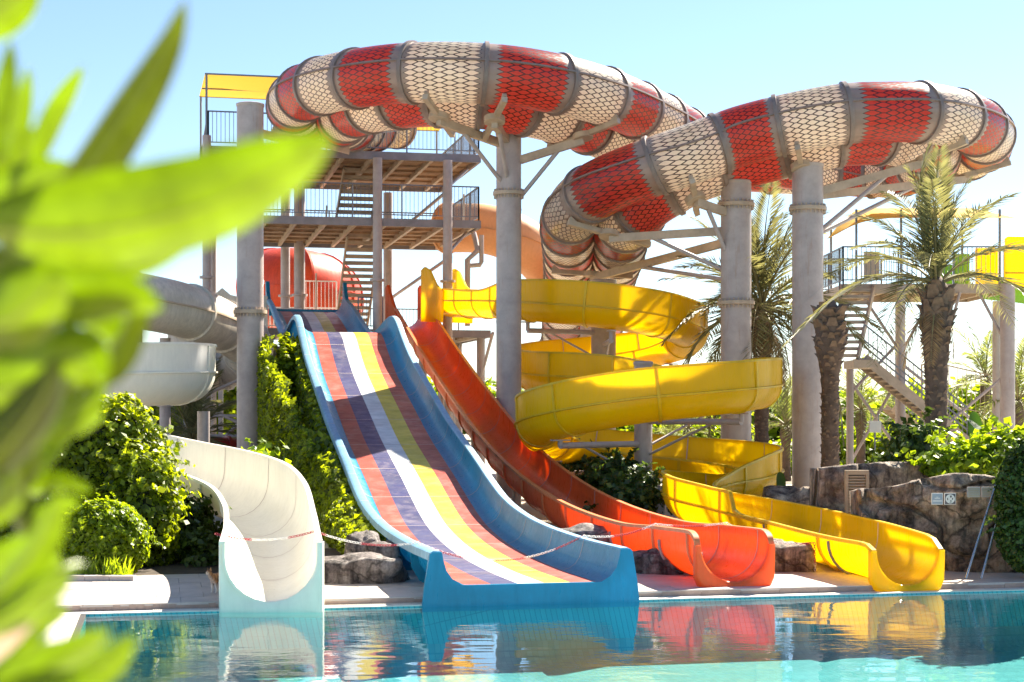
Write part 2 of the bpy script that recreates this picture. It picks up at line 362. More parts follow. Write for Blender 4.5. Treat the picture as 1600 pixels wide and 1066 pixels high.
# ------------------------------------------------------------------ ground, pool, deck
ZD = 0.105                                # deck level above the water
def sheet(name, pts, mat, z):
    mb = MB(); mb.add([Vector((p[0], p[1], z)) for p in pts], [tuple(range(len(pts)))]); o = mb.build(name, mat); tag(o, kind='structure'); return o
def gxy(a, b): v = G(a, b); return (v.x, v.y)
ground = sheet('ground', [(-900, 26.2), gxy(-60, 3.6), gxy(60, 3.6), (900, 60), (900, 1500), (-900, 1500)], M['ground'], ZD - 0.03)

m, nt, b, out = newmat('pool_mosaic')
tc = nt.nodes.new('ShaderNodeTexCoord')
mp = nt.nodes.new('ShaderNodeMapping'); mp.inputs['Rotation'].default_value = (0, 0, R(-12.2)); nt.links.new(tc.outputs['Object'], mp.inputs[0])
br = nd(nt, 'ShaderNodeTexBrick', i_Scale=1.0, offset=0.0); br.inputs['Mortar Size'].default_value = 0.004; br.inputs['Brick Width'].default_value = 0.075; br.inputs['Bias'].default_value = -0.1; br.inputs['Row Height'].default_value = 0.075
br.inputs['Color1'].default_value = (0.30, 0.50, 0.49, 1); br.inputs['Color2'].default_value = (0.19, 0.38, 0.39, 1); br.inputs['Mortar'].default_value = (0.16, 0.33, 0.36, 1)
nt.links.new(mp.outputs[0], br.inputs[0])
nf = noise_fac(nt, 0.8, 4); rp = ramp(nt, [(0.3, 0.82), (0.7, 1.0)]); nt.links.new(nf, rp.inputs[0])
nt.links.new(mixc(nt, 1.0, br.outputs[0], rp.outputs[0], 'MULTIPLY'), b.inputs['Base Color']); b.inputs['Roughness'].default_value = 0.4
M['mosaic'] = m
m, nt, b, out = newmat('pool_wall_tile')
tc = nt.nodes.new('ShaderNodeTexCoord'); mp = nt.nodes.new('ShaderNodeMapping'); mp.inputs['Rotation'].default_value = (R(90), 0, R(12.2)); nt.links.new(tc.outputs['Object'], mp.inputs[0])
br = nd(nt, 'ShaderNodeTexBrick', i_Scale=1.0, offset=0.0); br.inputs['Mortar Size'].default_value = 0.005; br.inputs['Brick Width'].default_value = 0.068; br.inputs['Row Height'].default_value = 30.0
br.inputs['Color1'].default_value = (0.07, 0.44, 0.50, 1); br.inputs['Color2'].default_value = (0.05, 0.38, 0.45, 1); br.inputs['Mortar'].default_value = (0.02, 0.16, 0.22, 1)
nt.links.new(mp.outputs[0], br.inputs[0]); nt.links.new(br.outputs[0], b.inputs['Base Color']); b.inputs['Roughness'].default_value = 0.35
M['wall_tile'] = m
m, nt, b, out = newmat('pool_water'); nt.nodes.remove(b)
tr = nt.nodes.new('ShaderNodeBsdfTransparent'); tr.inputs[0].default_value = (0.56, 0.90, 0.91, 1)
gl = nt.nodes.new('ShaderNodeBsdfGlossy'); gl.inputs['Roughness'].default_value = 0.015; gl.inputs['Color'].default_value = (1, 1, 1, 1)
mx = nt.nodes.new('ShaderNodeMixShader')
tc = nt.nodes.new('ShaderNodeTexCoord')
w1 = noise_fac(nt, 9.0, 3, 0.5, stretch=(0.6, 1.0, 1)); w2 = noise_fac(nt, 0.5, 2, 0.5); rw = ramp(nt, [(0.42, 0.0), (0.62, 1.0)]); nt.links.new(w2, rw.inputs[0])
w3 = noise_fac(nt, 1.6, 2, 0.5, stretch=(0.4, 1.0, 1))
mm = nt.nodes.new('ShaderNodeMath'); mm.operation = 'MULTIPLY'; nt.links.new(w1, mm.inputs[0]); nt.links.new(rw.outputs[0], mm.inputs[1])
ad = nt.nodes.new('ShaderNodeMath'); ad.operation = 'MULTIPLY_ADD'; ad.inputs[1].default_value = 0.6; nt.links.new(mm.outputs[0], ad.inputs[0]); nt.links.new(w3, ad.inputs[2])
bp = nd(nt, 'ShaderNodeBump', i_Strength=0.09, i_Distance=0.08); nt.links.new(ad.outputs[0], bp.inputs['Height'])
nt.links.new(bp.outputs[0], gl.inputs['Normal']);
ge = nt.nodes.new('ShaderNodeNewGeometry'); dp = nt.nodes.new('ShaderNodeVectorMath'); dp.operation = 'DOT_PRODUCT'; nt.links.new(ge.outputs['Incoming'], dp.inputs[0]); nt.links.new(bp.outputs[0], dp.inputs[1])
def mth(op, a, b_=0.0):
    n_ = nt.nodes.new('ShaderNodeMath'); n_.operation = op; n_.use_clamp = False
    for i_, v_ in enumerate((a, b_)):
        if isinstance(v_, bpy.types.NodeSocket): nt.links.new(v_, n_.inputs[i_])
        else: n_.inputs[i_].default_value = v_
    return n_.outputs[0]
sch = mth('ADD', mth('MULTIPLY', mth('POWER', mth('MAXIMUM', mth('SUBTRACT', 1.0, mth('ABSOLUTE', dp.outputs['Value'])), 0.0), 5.0), 0.98), 0.02)   # Schlick, same from both sides
nt.links.new(sch, mx.inputs[0]); nt.links.new(tr.outputs[0], mx.inputs[1]); nt.links.new(gl.outputs[0], mx.inputs[2]); nt.links.new(mx.outputs[0], out.inputs[0])
M['water'] = m

AL, AR, BN, DEPTH = -4.15, 40.0, -16.5, 0.76
sheet('pool_water', [gxy(AL, BN), gxy(AR, BN), gxy(AR, 0), gxy(AL, 0)], M['water'], 0.0)
sheet('pool_floor', [gxy(AL - 1, BN - 1), gxy(AR + 1, BN - 1), gxy(AR + 1, 1), gxy(AL - 1, 1)], M['mosaic'], -DEPTH)
pw = MB(); pw.gbox(AL - 0.3, AR, 0, 0.25, -DEPTH, 0.012); tag(pw.build('pool_wall', M['wall_tile']), kind='structure')
pw = MB(); rg_ = [[G(a_, b_, z_) for b_, z_ in ((0.01, -DEPTH + .02), (-.004, -DEPTH + .28), (-.06, -DEPTH + .15), (-.17, -DEPTH + .06), (-.34, -DEPTH + .012), (-.5, -DEPTH + .004), (-.5, -DEPTH - .05), (0.01, -DEPTH - .05))] for a_ in (AL - .2, AR)]; pw.rings(rg_); tag(pw.build('pool_cove', M['mosaic'], None, 60), kind='structure')
pw = MB(); pw.gbox(AL - 0.3, AL, BN, -0.001, -DEPTH, -0.02); tag(pw.build('pool_side_wall', M['wall_tile']), kind='structure')
pw = MB(); pw.gbox(AL - 0.3, AR, BN - 0.5, BN, -DEPTH, 0.9); tag(pw.build('terrace_wall', M['concrete']), kind='structure')
tr_ = MB(); tr_.gbox(-30, AR, BN - 12, BN - 0.5, 0.7, 0.9); tag(tr_.build('terrace', M['slab']), kind='structure')
# left border of the pool: pale paving and a dark overflow slot
pv = MB(); pv.gbox(AL - 12, AL - 0.07, BN - 0.5, 0.02, -0.06, 0.03); tag(pv.build('side_paving', M['coping']), kind='structure')
pv = MB(); pv.gbox(AL - 0.069, AL - 0.002, BN, -0.01, -0.08, 0.018); tag(pv.build('overflow_slot', M['gap']), kind='structure')
# white coping along the far edge, with a slatted overflow grate at the left
cp = thing('pool_edge', '', '', G(0, 0.12, 0)); cp['kind'] = 'structure'
x = AL - 0.4
while x < 14:
    w = 0.6; mb = MB(); mb.gbox(x, x + w - 0.006, 0.0 if x > AL - 0.1 else -0.0, 0.238, 0.013, 0.026 + random.uniform(-.0015, .0015)); mb.build('coping_stone', M['coping'], cp); x += w
mb = MB()
for i in range(150):
    a = -3.35 + i * 0.024; mb.gbox(a, a + 0.013, 0.155, 0.235, 0.028, 0.034)
gr = tag(mb.build('overflow_grate', M['grate'], cp), kind='stuff')
deck = thing('pool_deck', '', '', G(0, 1.5, 0)); deck['kind'] = 'structure'
mb = MB(); mb.gbox(-40, 40, 0.262, 3.7, -0.4, ZD - 0.022); mb.build('deck_base', M['concrete'], deck)
x = -5.6
while x < 14:
    w = 0.098 if x < -2.35 else 0.56
    mb = MB(); e = random.uniform(-.003, .003); mb.gbox(x, x + w - 0.005, 0.24 + e, 0.262, 0.02, ZD - 0.012); mb.build('riser_tile', M['riser_tile'], deck); x += w
rows = [0.24, 0.84, 1.44, 2.04, 2.64, 3.24]
for r_, b0 in enumerate(rows):
    x = -9.0 + 0.3 * (r_ % 2)
    while x < 14:
        mb = MB(); e = random.uniform(-.002, .002); mb.gbox(x, x + 0.595, b0, b0 + 0.595, ZD - 0.03, ZD + e); mb.build('paving_slab', M['slab'], deck); x += 0.6
gb = MB(); gb.gbox(-60, 60, 3.58, 8.0, -0.3, ZD - 0.01); tag(gb.build('planting_bed', M['soil']), kind='structure')

# ------------------------------------------------------------------ swept slides
def uprofile(r, hl, hr, th=0.03, n=14):
    """closed cross-section of a U flume; u to the right, v up, bottom of the inside at v = 0"""
    ins = [(-r, r + hl)] + [(r * math.cos(a), r + r * math.sin(a)) for a in np.linspace(math.pi, 2 * math.pi, n)] + [(r, r + hr)]
    ro = r + th
    ot = [(-ro, r + hl)] + [(ro * math.cos(a), r + ro * math.sin(a)) for a in np.linspace(math.pi, 2 * math.pi, n)] + [(ro, r + hr)]
    return ins + ot[::-1]
def ring(p, S, U, prof): return [Vector(p + S * u + U * v) for u, v in prof]
def flume(root, arr, t, r, seg, mats, names, hlc, hrc, bank=None, lip=0.055, joint=True, midrail=True, th=0.03):
    """builds one part per flume section, per joint flange and per rim; arr columns x y z"""
    p, T, S, U = frames(arr, bank); N = len(arr); ns = max(1, int(round(t[-1] / seg)))
    cuts = [int(round(k * (N - 1) / ns)) for k in range(ns + 1)]
    prof = [uprofile(r, hlc[i], hrc[i], th) for i in range(N)]
    for k in range(ns):
        i0, i1 = cuts[k], cuts[k + 1]
        mb = MB(); mb.rings([ring(p[i], S[i], U[i], prof[i]) for i in range(i0, i1 + 1)]); sec = mb.build(names[0], mats[0], root, 50)
        # rims along both top edges and along the bend between trough and wall
        for side, hc in ((-1, hlc), (1, hrc)):
            mb = MB()
            rr = [ring(p[i], S[i], U[i], [(side * (r - 0.004), r + hc[i] + 0.018), (side * (r + lip), r + hc[i] + 0.018), (side * (r + lip + 0.006), r + hc[i] - 0.03), (side * (r + th + 0.002), r + hc[i] - 0.022), (side * (r + th + 0.002), r + hc[i] - 0.004), (side * (r - 0.004), r + hc[i] - 0.004)][::side]) for i in range(i0, i1 + 1)]
            mb.rings(rr)
            if midrail and max(hc[i0:i1 + 1]) > 0.18:
                rr = [ring(p[i], S[i], U[i], [(side * (r + th - .002), r + 0.03), (side * (r + th + 0.05), r + 0.02), (side * (r + th + 0.05), r - 0.012), (side * (r + th - .002), r - 0.02)][::side]) for i in range(i0, i1 + 1)]
                mb.build('rim', mats[1], sec, 50); mb = MB(); mb.rings(rr); mb.build('wall_rib', mats[1], sec, 50); continue
            mb.build('rim', mats[1], sec, 50)
        if joint and k > 0:
            i = i0; mb = MB(); rg = []
            for off, th2 in ((-0.035, th + 0.002), (-0.03, th + 0.03), (0.03, th + 0.03), (0.035, th + 0.002)):
                outer = uprofile(r, hlc[i] - .03, hrc[i] - .03, th2)[len(prof[i]) // 2:]
                rg.append([Vector(p[i] + T[i] * off + S[i] * u + U[i] * v) for u, v in outer])
            mb.rings(rg, closed=False, caps=False); mb.build('joint_flange', mats[1], root, 50)
            mb = MB(); inner = [(u * 0.993, v + 0.004) for u, v in prof[i][:len(prof[i]) // 2]]
            mb.rings([[Vector(p[i] + T[i] * o_ + S[i] * u + U[i] * v) for u, v in inner] for o_ in (-0.012, 0.012)], closed=False, caps=False)
            mb.build('seam', M['seam'], root, 50)
    return p, T, S, U, cuts
def exit_plate(root, c, S, U, T, r, hl, hr, wext, zdown, mat, name='exit_apron', rnd=0.16):
    """rounded plate round the mouth of a flume reaching down to the water"""
    n = 22; inn = [(-r, r + min(hl, hr) * 1.0)] + [(r * math.cos(a), r + r * math.sin(a)) for a in np.linspace(math.pi, 2 * math.pi, n)] + [(r, r + min(hl, hr))]
    inn[0] = (-r, r + hl); inn[-1] = (r, r + hr); w = r + wext; zb = -zdown
    outp = []
    m_ = len(inn)
    for i, (u, v) in enumerate(inn):      # matching outer points on a rounded rectangle
        f = i / (m_ - 1); 
        if f < 0.3: q = (-w, (r + hl) + (zb + rnd - r - hl) * (f / 0.3))
        elif f < 0.4: a = math.pi + (f - 0.3) / 0.1 * math.pi / 2; q = (-w + rnd + rnd * math.cos(a), zb + rnd + rnd * math.sin(a))
        elif f < 0.6: q = (-w + rnd + (2 * w - 2 * rnd) * (f - 0.4) / 0.2, zb)
        elif f < 0.7: a = 1.5 * math.pi + (f - 0.6) / 0.1 * math.pi / 2; q = (w - rnd + rnd * math.cos(a), zb + rnd + rnd * math.sin(a))
        else: q = (w, zb + rnd + (r + hr - zb - rnd) * ((f - 0.7) / 0.3))
        outp.append(q)
    V = lambda q, o: Vector(c + S * q[0] + U * q[1] + T * o)
    rows_ = []
    for o, k in ((-0.10, 1.0), (0.0, 1.0), (0.035, 0.92), (0.045, 0.78)):   # rolled outer edge
        rows_.append([V((i_[0] + (q[0] - i_[0]) * k, i_[1] + (q[1] - i_[1]) * k), o) for q, i_ in zip(outp, inn)])
    rows_.append([V((i_[0] + (q[0] - i_[0]) * .25, i_[1] + (q[1] - i_[1]) * .25), 0.045) for q, i_ in zip(outp, inn)])
    rows_.append([V(i_, 0.02) for i_ in inn]); rows_.append([V(i_, -0.08) for i_ in inn])
    mb = MB(); mb.rings([list(x) for x in zip(*rows_)], closed=True, caps=True); mb.build(name, mat, root, 60)

# --- wide five-lane slide
def ztab(tab):
    arr, _ = catmull([(s, z, 0) for s, z in tab], 0.05); return lambda s: float(np.interp(s, arr[:, 0], arr[:, 1]))
zr = ztab([(0, .69), (2, .66), (4.2, .68), (6, .77), (7.6, .95), (9, 1.25), (10.3, 1.58), (12, 1.98), (13.6, 2.36), (15.9, 3.02), (18.5, 3.78), (20, 4.36), (21, 4.8), (21.8, 4.98), (23, 4.95), (25.3, 4.74), (27, 4.85), (29, 5.3), (31, 5.78), (33, 6.15), (33.8, 6.22)])
AO = 0.155
def GB(u, b, z=0.0): return G(u + AO, b, z)
W = 2.65; BLUE_END = 33.6
blue = thing('striped_wide_slide', 'wide blue slide with red, navy, white and yellow lanes ending in the pool', 'water slide', G(1.48, 0.3, 0))
wallp = [(0.13, 0.0), (0.15, -0.10), (0.19, -0.24), (0.25, -0.33), (0.34, -0.395), (0.44, -0.425)]
prof_in = wallp + [(W - u, v) for u, v in wallp[::-1]]
prof_out = [(0.10, -0.02), (0.10, -0.12), (0.14, -0.28), (0.22, -0.40), (0.34, -0.46), (0.44, -0.475)]; prof_out = prof_out + [(W - u, v) for u, v in prof_out[::-1]]
shell = prof_in + prof_out[::-1]
nst = 18; st = np.linspace(0.0, BLUE_END, nst + 1)
for k in range(nst):
    ss = np.linspace(st[k], st[k + 1], 8)
    mb = MB(); mb.rings([[GB(u, s, zr(s) + v) for u, v in shell] for s in ss]); sec = mb.build('shell_section', M['blue'], blue, 50)
    for sd in (0, 1):
        mb = MB(); pr = [(0.135, 0.0), (0.12, 0.022), (0.02, 0.026), (-0.02, 0.0), (-0.03, -0.10), (-0.012, -0.10), (0.0, -0.012), (0.10, -0.006)]
        if sd: pr = [(W - u, v) for u, v in pr][::-1]
        mb.rings([[GB(u, s, zr(s) + v) for u, v in pr] for s in ss]); mb.build('rim', M['blue_rim'], sec, 50)
    if k:
        mb = MB(); s = st[k]
        q = [(u + (0.006 if u < W / 2 else -0.006), v + 0.009) for u, v in prof_in]; q = [(-0.02, 0.03), (0.12, 0.03)] + q + [(W - .12, 0.03), (W + .02, .03)]
        mb.rings([[GB(u, s + o, zr(s) + v + (zr(s + o) - zr(s))) for u, v in q] for o in (-0.008, 0.008)], closed=False, caps=False); mb.build('seam', M['seam'], blue)
        if k < 6 or k > 12:
            for a_ in (0.02, W - 0.02):
                mb = MB(); sg = 1 if a_ < 1 else -1
                mb.rings([[GB(a_ + sg * u, s + o, zr(s) + v) for u, v in ((0, -0.1), (0.10, -0.1), (0.15, -0.3), (0.3, -0.5), (0.3, -0.62), (0.12, -0.52), (0.0, -0.32))] for o in (-0.02, 0.02)])
                mb.build('gusset', M['blue'], blue)
lw = (W - 0.88) / 5
for j, c in enumerate(('lane_red', 'lane_navy', 'lane_white', 'lane_yellow', 'lane_red')):
    mb = MB(); ss = np.linspace(0.06, BLUE_END - 0.1, 190); u0, u1 = 0.44 + j * lw, 0.44 + (j + 1) * lw
    mb.rings([[GB(u, s, zr(s) - 0.425 + v) for u, v in ((u0, 0.004), (u1, 0.004), (u1, -0.01), (u0, -0.01))] for s in ss]); mb.build('lane', M[c], blue, 50)
# front lip down to the water, end posts, start fins
mb = MB(); zt_ = zr(0) + 0.012
for sg, u0 in ((1, 0.0), (-1, W)):         # flared posts at both ends of the front lip
    pts_ = [(-0.03, zt_ - .03), (0.0, zt_), (0.13, zt_), (0.15, zt_ - 0.10), (0.19, zt_ - 0.24), (0.27, zt_ - 0.35), (0.40, zt_ - 0.425), (0.46, zt_ - 0.43), (0.46, -0.06), (-0.13, -0.06), (-0.10, 0.25)]
    pts_ = [(u0 + sg * u, z) for u, z in pts_][::sg]
    mb.rings([[GB(u, s, z) for u, z in pts_] for s in (0.02, -0.03, -0.05)])
pts_ = [(0.46, zt_ - 0.43), (W - 0.46, zt_ - 0.43), (W - 0.46, -0.06), (0.46, -0.06)]
mb.rings([[GB(u, s, z) for u, z in pts_] for s in (0.02, -0.05)])
mb.build('front_lip', M['blue'], blue, 50)
for a_ in (0.05, W - 0.05):
    mb = MB(); zs = zr(33)
    mb.rings([[GB(a_ + o, s, z) for s, z in ((32.6, zs - 0.1), (33.7, zs - 0.1), (33.7, zs + 0.6), (33.45, zs + 0.62), (33.2, zs + 0.25), (32.9, zs + 0.05))] for o in (-0.06, 0.06)]); mb.build('start_fin', M['blue'], blue)
mb = MB(); mb.gbox(AO + 0.1, AO + W - 0.1, BLUE_END - 0.05, BLUE_END + 0.15, zr(33) - 0.5, zr(33) - 0.28); mb.build('start_sill', M['blue'], blue)
# retaining wall under the slide
mb = MB(); ss = np.linspace(5.5, 27, 30)
mb.rings([[GB(u, s, z) for u, z in ((0.16, zr(s) - 0.62), (W - 0.2, zr(s) - 0.62), (W - 0.2, 0.05), (0.16, 0.05))] for s in ss])
o = mb.build('slide_base_wall', M['concrete']); tag(o, 'rendered wall carrying the striped slide, mostly hidden by ivy', 'wall')

# --- orange straight slide
OC, OB = 4.485, 0.58
zo = ztab([(-0.2, .845), (0.5, .84), (2, .79), (4, .72), (7, .80), (10, 1.04), (13, 1.45), (16, 2.02), (20, 3.02), (24, 4.12), (28, 5.30), (29.5, 5.72), (30.5, 5.85), (31.3, 5.88)])
orange = thing('orange_slide', 'tall straight orange flume beside the striped slide', 'water slide', G(OC, OB, 0))
arr = np.array([list(G(OC, OB + s, zo(s) - 0.68)) for s in np.concatenate([np.linspace(31.2, 0.5, 200), np.linspace(0.45, 0, 14)])]); t_ = np.concatenate([[0], np.cumsum(np.linalg.norm(np.diff(arr, axis=0), axis=1))])
hh = 0.18 * np.sqrt(np.clip(1 - (np.clip(0.34 - (t_[-1] - t_), 0, 0.34) / 0.34) ** 2, 0.004, 1))
hh[:40] = 0.18
flume(orange, arr, t_, 0.50, 1.75, (M['orange'], M['orange_rim']), ('flume_section',), hh, hh, lip=0.075, midrail=False)
Tn = np.array(-E2); Sn = np.cross(Tn, [0, 0, 1]); Un = np.array([0, 0, 1.0])
exit_plate(orange, np.array(G(OC, OB - 0.02, zo(0) - 0.68)), Sn, Un, Tn, 0.50, 0.012, 0.012, 0.075, 0.125, M['orange'], rnd=0.2)
for a_ in (OC - 0.53, OC + 0.53):
    mb = MB(); zs = zo(30.5)
    mb.rings([[G(a_ + o, OB + s, zs + z) for s, z in ((28.6, -0.75), (31.4, -0.75), (31.4, 0.65), (31.0, 0.72), (30.5, 0.40), (29.7, 0.0), (28.6, -0.5))] for o in (-0.05, 0.05)]); mb.build('start_fin', M['orange'], orange)
for s in (1.7, 4.4):
    mb = MB(); z = zo(s) - 0.68
    mb.pipe([G(OC + 0.56 * math.cos(a), OB + s, z + 0.5 + 0.56 * math.sin(a)) for a in np.linspace(math.pi, 2 * math.pi, 16)], 0.022, 6); mb.gbox(OC - 0.06, OC + 0.06, OB + s - 0.05, OB + s + 0.05, ZD, z - 0.05)
    mb.gbox(OC - 0.2, OC + 0.2, OB + s - 0.1, OB + s + 0.1, ZD, ZD + 0.02); mb.build('cradle', M['steel'], orange, 40)
for s in (9, 14, 19, 24):
    mb = MB(); z = zo(s) - 0.72; mb.tube(G(OC, OB + s, 0), G(OC, OB + s, z), 0.09); mb.build('support_post', M['steel'], orange, 40)

# --- yellow spiral slide
yc = [(690, 50.6, 5.45, .35, .35), (725, 49.4, 5.36, .35, .35), (775, 46.2, 5.15, .15, .3), (820, 43.6, 4.95, .05, .55), (880, 42.2, 4.78, .0, .62), (960, 41.9, 4.62, .0, .62), (1035, 42.8, 4.43, .0, .62), (1078, 44.8, 4.18, .0, .62),
      (1045, 47.0, 3.9, .0, .62), (957, 47.6, 3.65, .0, .62), (868, 46.8, 3.42, .0, .62), (828, 44.8, 3.18, .0, .6), (855, 42.6, 2.98, .0, .6), (925, 41.2, 2.88, .0, .6), (1000, 40.3, 2.82, .05, .5), (1075, 39.3, 2.76, .3, .25), (1145, 38.1, 2.70, .55, .02),
      (1184, 36.0, 2.62, .58, .0), (1160, 33.9, 2.52, .58, .0), (1080, 32.9, 2.40, .58, .0), (1000, 32.8, 2.28, .58, .0), (905, 33.6, 2.05, .58, .0), (843, 35.6, 1.76, .58, .0), (870, 37.8, 1.36, .58, .0), (950, 38.9, 1.05, .55, .0), (1050, 38.9, .90, .52, .0),
      (1138, 38.2, .80, .52, .0), (1186, 36.4, .72, .50, .0), (1160, 34.5, .62, .45, .05), (1108, 33.3, .55, .22, .22), (1076, 31.9, .48, .12, .38), (1092, 30.3, .40, .14, .40), (1150, 28.7, .32, .18, .38), (1186, 27.75, .28, .20, .36), (1192, 27.6, .275, .20, .06), (1245, 26.3, .22, .22, .04), (1335, 24.3, .14, .22, .05), (1418, 22.55, .10, .16, .10)]
yarr, yt = catmull([(*Q(px, d, z), hl, hr) for px, d, z, hl, hr in yc], 0.22)
ye_ = np.sqrt(np.clip(1 - (np.clip(0.5 - (yt[-1] - yt), 0, 0.5) / 0.5) ** 2, 0.004, 1)); yarr[:, 3] *= ye_; yarr[:, 4] *= ye_
yellow = thing('yellow_spiral_slide', 'yellow open spiral flume winding down to the pool', 'water slide', tuple(Q(1010, 36, 0)))
yp, yT, yS, yU, ycuts = flume(yellow, yarr[:, :3], yt, 0.47, 2.0, (M['yellow'], M['yellow_rim']), ('flume_section',), np.maximum(0.012, yarr[:, 3]), np.maximum(0.012, yarr[:, 4]), lip=0.06)
e = len(yp) - 1; Th = np.array([yT[e][0], yT[e][1], 0]); Th /= np.linalg.norm(Th); Sh = np.cross(Th, [0, 0, 1])
exit_plate(yellow, yp[e] + Th * 0.01, Sh, np.array([0, 0, 1.0]), Th, 0.47, 0.012, 0.012, 0.075, 0.12, M['yellow'], rnd=0.2)
for i in (0,):
    for sd in (-1, 1):
        mb = MB(); c = Vector(yp[i]); S_ = Vector(yS[i]); T_ = Vector(yT[i])
        mb.rings([[c + S_ * (sd * (0.50 + o)) + T_ * s + Z3 * z for s, z in ((-0.3, -0.2), (0.9, -0.2), (1.0, 0.75), (0.6, 0.95), (0.2, 1.4), (-0.1, 1.5), (-0.3, 1.4))] for o in (0.0, 0.07)]); mb.build('start_fin', M['yellow'], yellow)
for s_ in (len(yp) - 8, len(yp) - 19):
    mb = MB(); c = Vector(yp[s_]); S_ = Vector(yS[s_])
    mb.pipe([c + S_ * (0.53 * math.cos(a)) + Z3 * (0.47 + 0.53 * math.sin(a)) for a in np.linspace(math.pi, 2 * math.pi, 16)], 0.022, 6); mb.tube(Vector((c.x, c.y, ZD)), Vector((c.x, c.y, c.z - 0.03)), 0.06)
    mb.build('cradle', M['steel_dark'], yellow, 40)

# --- cream slide on the left with the wide mouth
wc = [(120, 33.0, 1.35, .45, .1), (190, 31.0, 1.12, .42, .08), (262, 29.6, .95, .42, .06), (330, 28.3, .82, .42, .05), (386, 26.7, .66, .42, .05), (413, 24.8, .46, .38, .06), (422, 22.8, .26, .25, .12), (423.5, 21.4, .17, .2, .16), (423.5, 20.38, .13, .18, .18)]
warr, wt = catmull([(*Q(px, d, z), hl, hr) for px, d, z, hl, hr in wc], 0.16)
whites = thing('cream_slide', 'short cream-white flume curving out of the bushes into the pool', 'water slide', tuple(Q(423, 21, 0)))
wp, wT, wS, wU, _ = flume(whites, warr[:, :3], wt, 0.57, 1.9, (M['white'], M['white']), ('flume_section',), warr[:, 3], warr[:, 4], lip=0.07, midrail=False)
exit_plate(whites, wp[-1] + np.array([0, -0.0, 0]), np.array([-1.0, 0, 0]) * -1 * -1 if False else np.cross(np.array([0, -1.0, 0]), [0, 0, 1]), np.array([0, 0, 1.0]), np.array([0, -1.0, 0]), 0.57, 0.18, 0.18, 0.085, 0.2, M['white'], rnd=0.02)

# ------------------------------------------------------------------ red and white twin tube slide
RT = 0.725
cc = [(592, 54, 11.95, 4), (556, 52.8, 11.75, 8), (520, 50.2, 11.4, 12), (496, 46.6, 11.02, 14), (525, 43, 10.76, 14), (605, 40.8, 10.6, 14), (700, 39.9, 10.5, 14), (800, 40.0, 10.39, 14), (900, 41.2, 10.27, 13), (985, 43.6, 10.15, 11), (1060, 46.4, 10.02, 6),
      (1150, 48.6, 9.95, 0), (1270, 49.9, 9.88, -6), (1380, 49.5, 9.8, -12), (1462, 47.6, 9.74, -14), (1500, 44.8, 9.7, -14), (1482, 42.2, 9.66, -14), (1425, 40.4, 9.6, -14), (1360, 39.8, 9.52, -14), (1290, 39.7, 9.4, -14), (1150, 40.1, 8.95, -14), (1040, 40.2, 8.32, -14),
      (965, 41, 7.82, -13), (932, 43, 7.45, -8), (928, 47, 7.12, -3), (922, 52, 6.8, 0), (914, 57, 6.15, 0), (908, 61.5, 5.0, 0), (905, 65, 3.6, 0)]
carr, ct = catmull([(*Q(px, d, z), bk) for px, d, z, bk in cc], 0.16)
cp_, cT, cS, cU = frames(carr[:, :3], np.radians(carr[:, 3]))
cobra = thing('twin_tube_slide', 'red and white scaled twin tube slide coiling high over the park', 'water slide', tuple(Q(930, 50, 0)))
SEG = 1.52; ns = int(round(ct[-1] / SEG)); cuts = [int(round(k * (len(cp_) - 1) / ns)) for k in range(ns + 1)]
ang = [math.pi / 2 + 2 * math.pi * j / 36 for j in range(37)]
def trad(i):                              # the last stretch flares into a hood
    f = (ct[-1] - ct[i]) / 5.0; return RT * (1 + 0.55 * max(0, 1 - f) ** 1.5)
for side in (1, -1):
    cen = [Vector(cp_[i] + cS[i] * side * trad(i)) for i in range(len(cp_))]
    for k in range(ns):
        i0, i1 = cuts[k], cuts[k + 1]; mid = (ct[i0] + ct[i1]) / 2; mb = MB(); uv = []; rg = []
        for i in range(i0, i1 + 1):
            rg.append([cen[i] + Vector(cS[i]) * (trad(i) * math.cos(a)) + Vector(cU[i]) * (trad(i) * math.sin(a)) for a in ang]); uv += [(ct[i] - mid, RT * (a - math.pi / 2)) for a in ang]
        mb.rings(rg, closed=False, caps=False); mb.uv = uv
        red = (k % 2 == 1)
        if k >= ns - 3: red = False
        mb.build('tube_section', M['scale_red'] if red else M['scale_white'], cobra, 'all')
        i = i0; mb = MB(); T_ = Vector(cT[i]); rg = []
        for off, dr in ((-0.055, 0.0), (-0.05, 0.05), (0.05, 0.05), (0.055, 0.0)):
            rg.append([cen[i] + T_ * off + Vector(cS[i]) * ((trad(i) + dr) * math.cos(a)) + Vector(cU[i]) * ((trad(i) + dr) * math.sin(a)) for a in ang[:-1]])
        mb.rings(rg, caps=False); mb.build('joint_ring', M['cobra_grey'], cobra, 50)
        for sd in (-1, 1):
            mb = MB(); mb.rings([[cen[i] + Vector(cS[i]) * (sd * (trad(i) + u)) + Vector(cU[i]) * v for u, v in ((-.005, -.022), (.05, -.022), (.05, .022), (-.005, .022))[::sd]] for i in range(i0, i1 + 1)])
            mb.build('seam_flange', M['cobra_grey'], cobra)
def near_idx(px, d): 
    q = Q(px, d, 0); return int(np.argmin((cp_[:, 0] - q.x) ** 2 + (cp_[:, 1] - q.y) ** 2))
def saddle(mb, i):
    c = Vector(cp_[i]); S_ = Vector(cS[i]); U_ = Vector(cU[i]); d = c - U_ * (RT + 0.10)
    mb.bar(d - S_ * 1.15, d + S_ * 1.15, 0.13, 0.13, U_)
    for sd in (-1, 1): mb.bar(d + S_ * sd * 0.9, d + S_ * sd * 1.12 + U_ * 0.14, 0.10, 0.10)
    mb.tube(d - U_ * 0.09, d + U_ * 0.05, 0.26, n=14)
    return d - U_ * 0.1

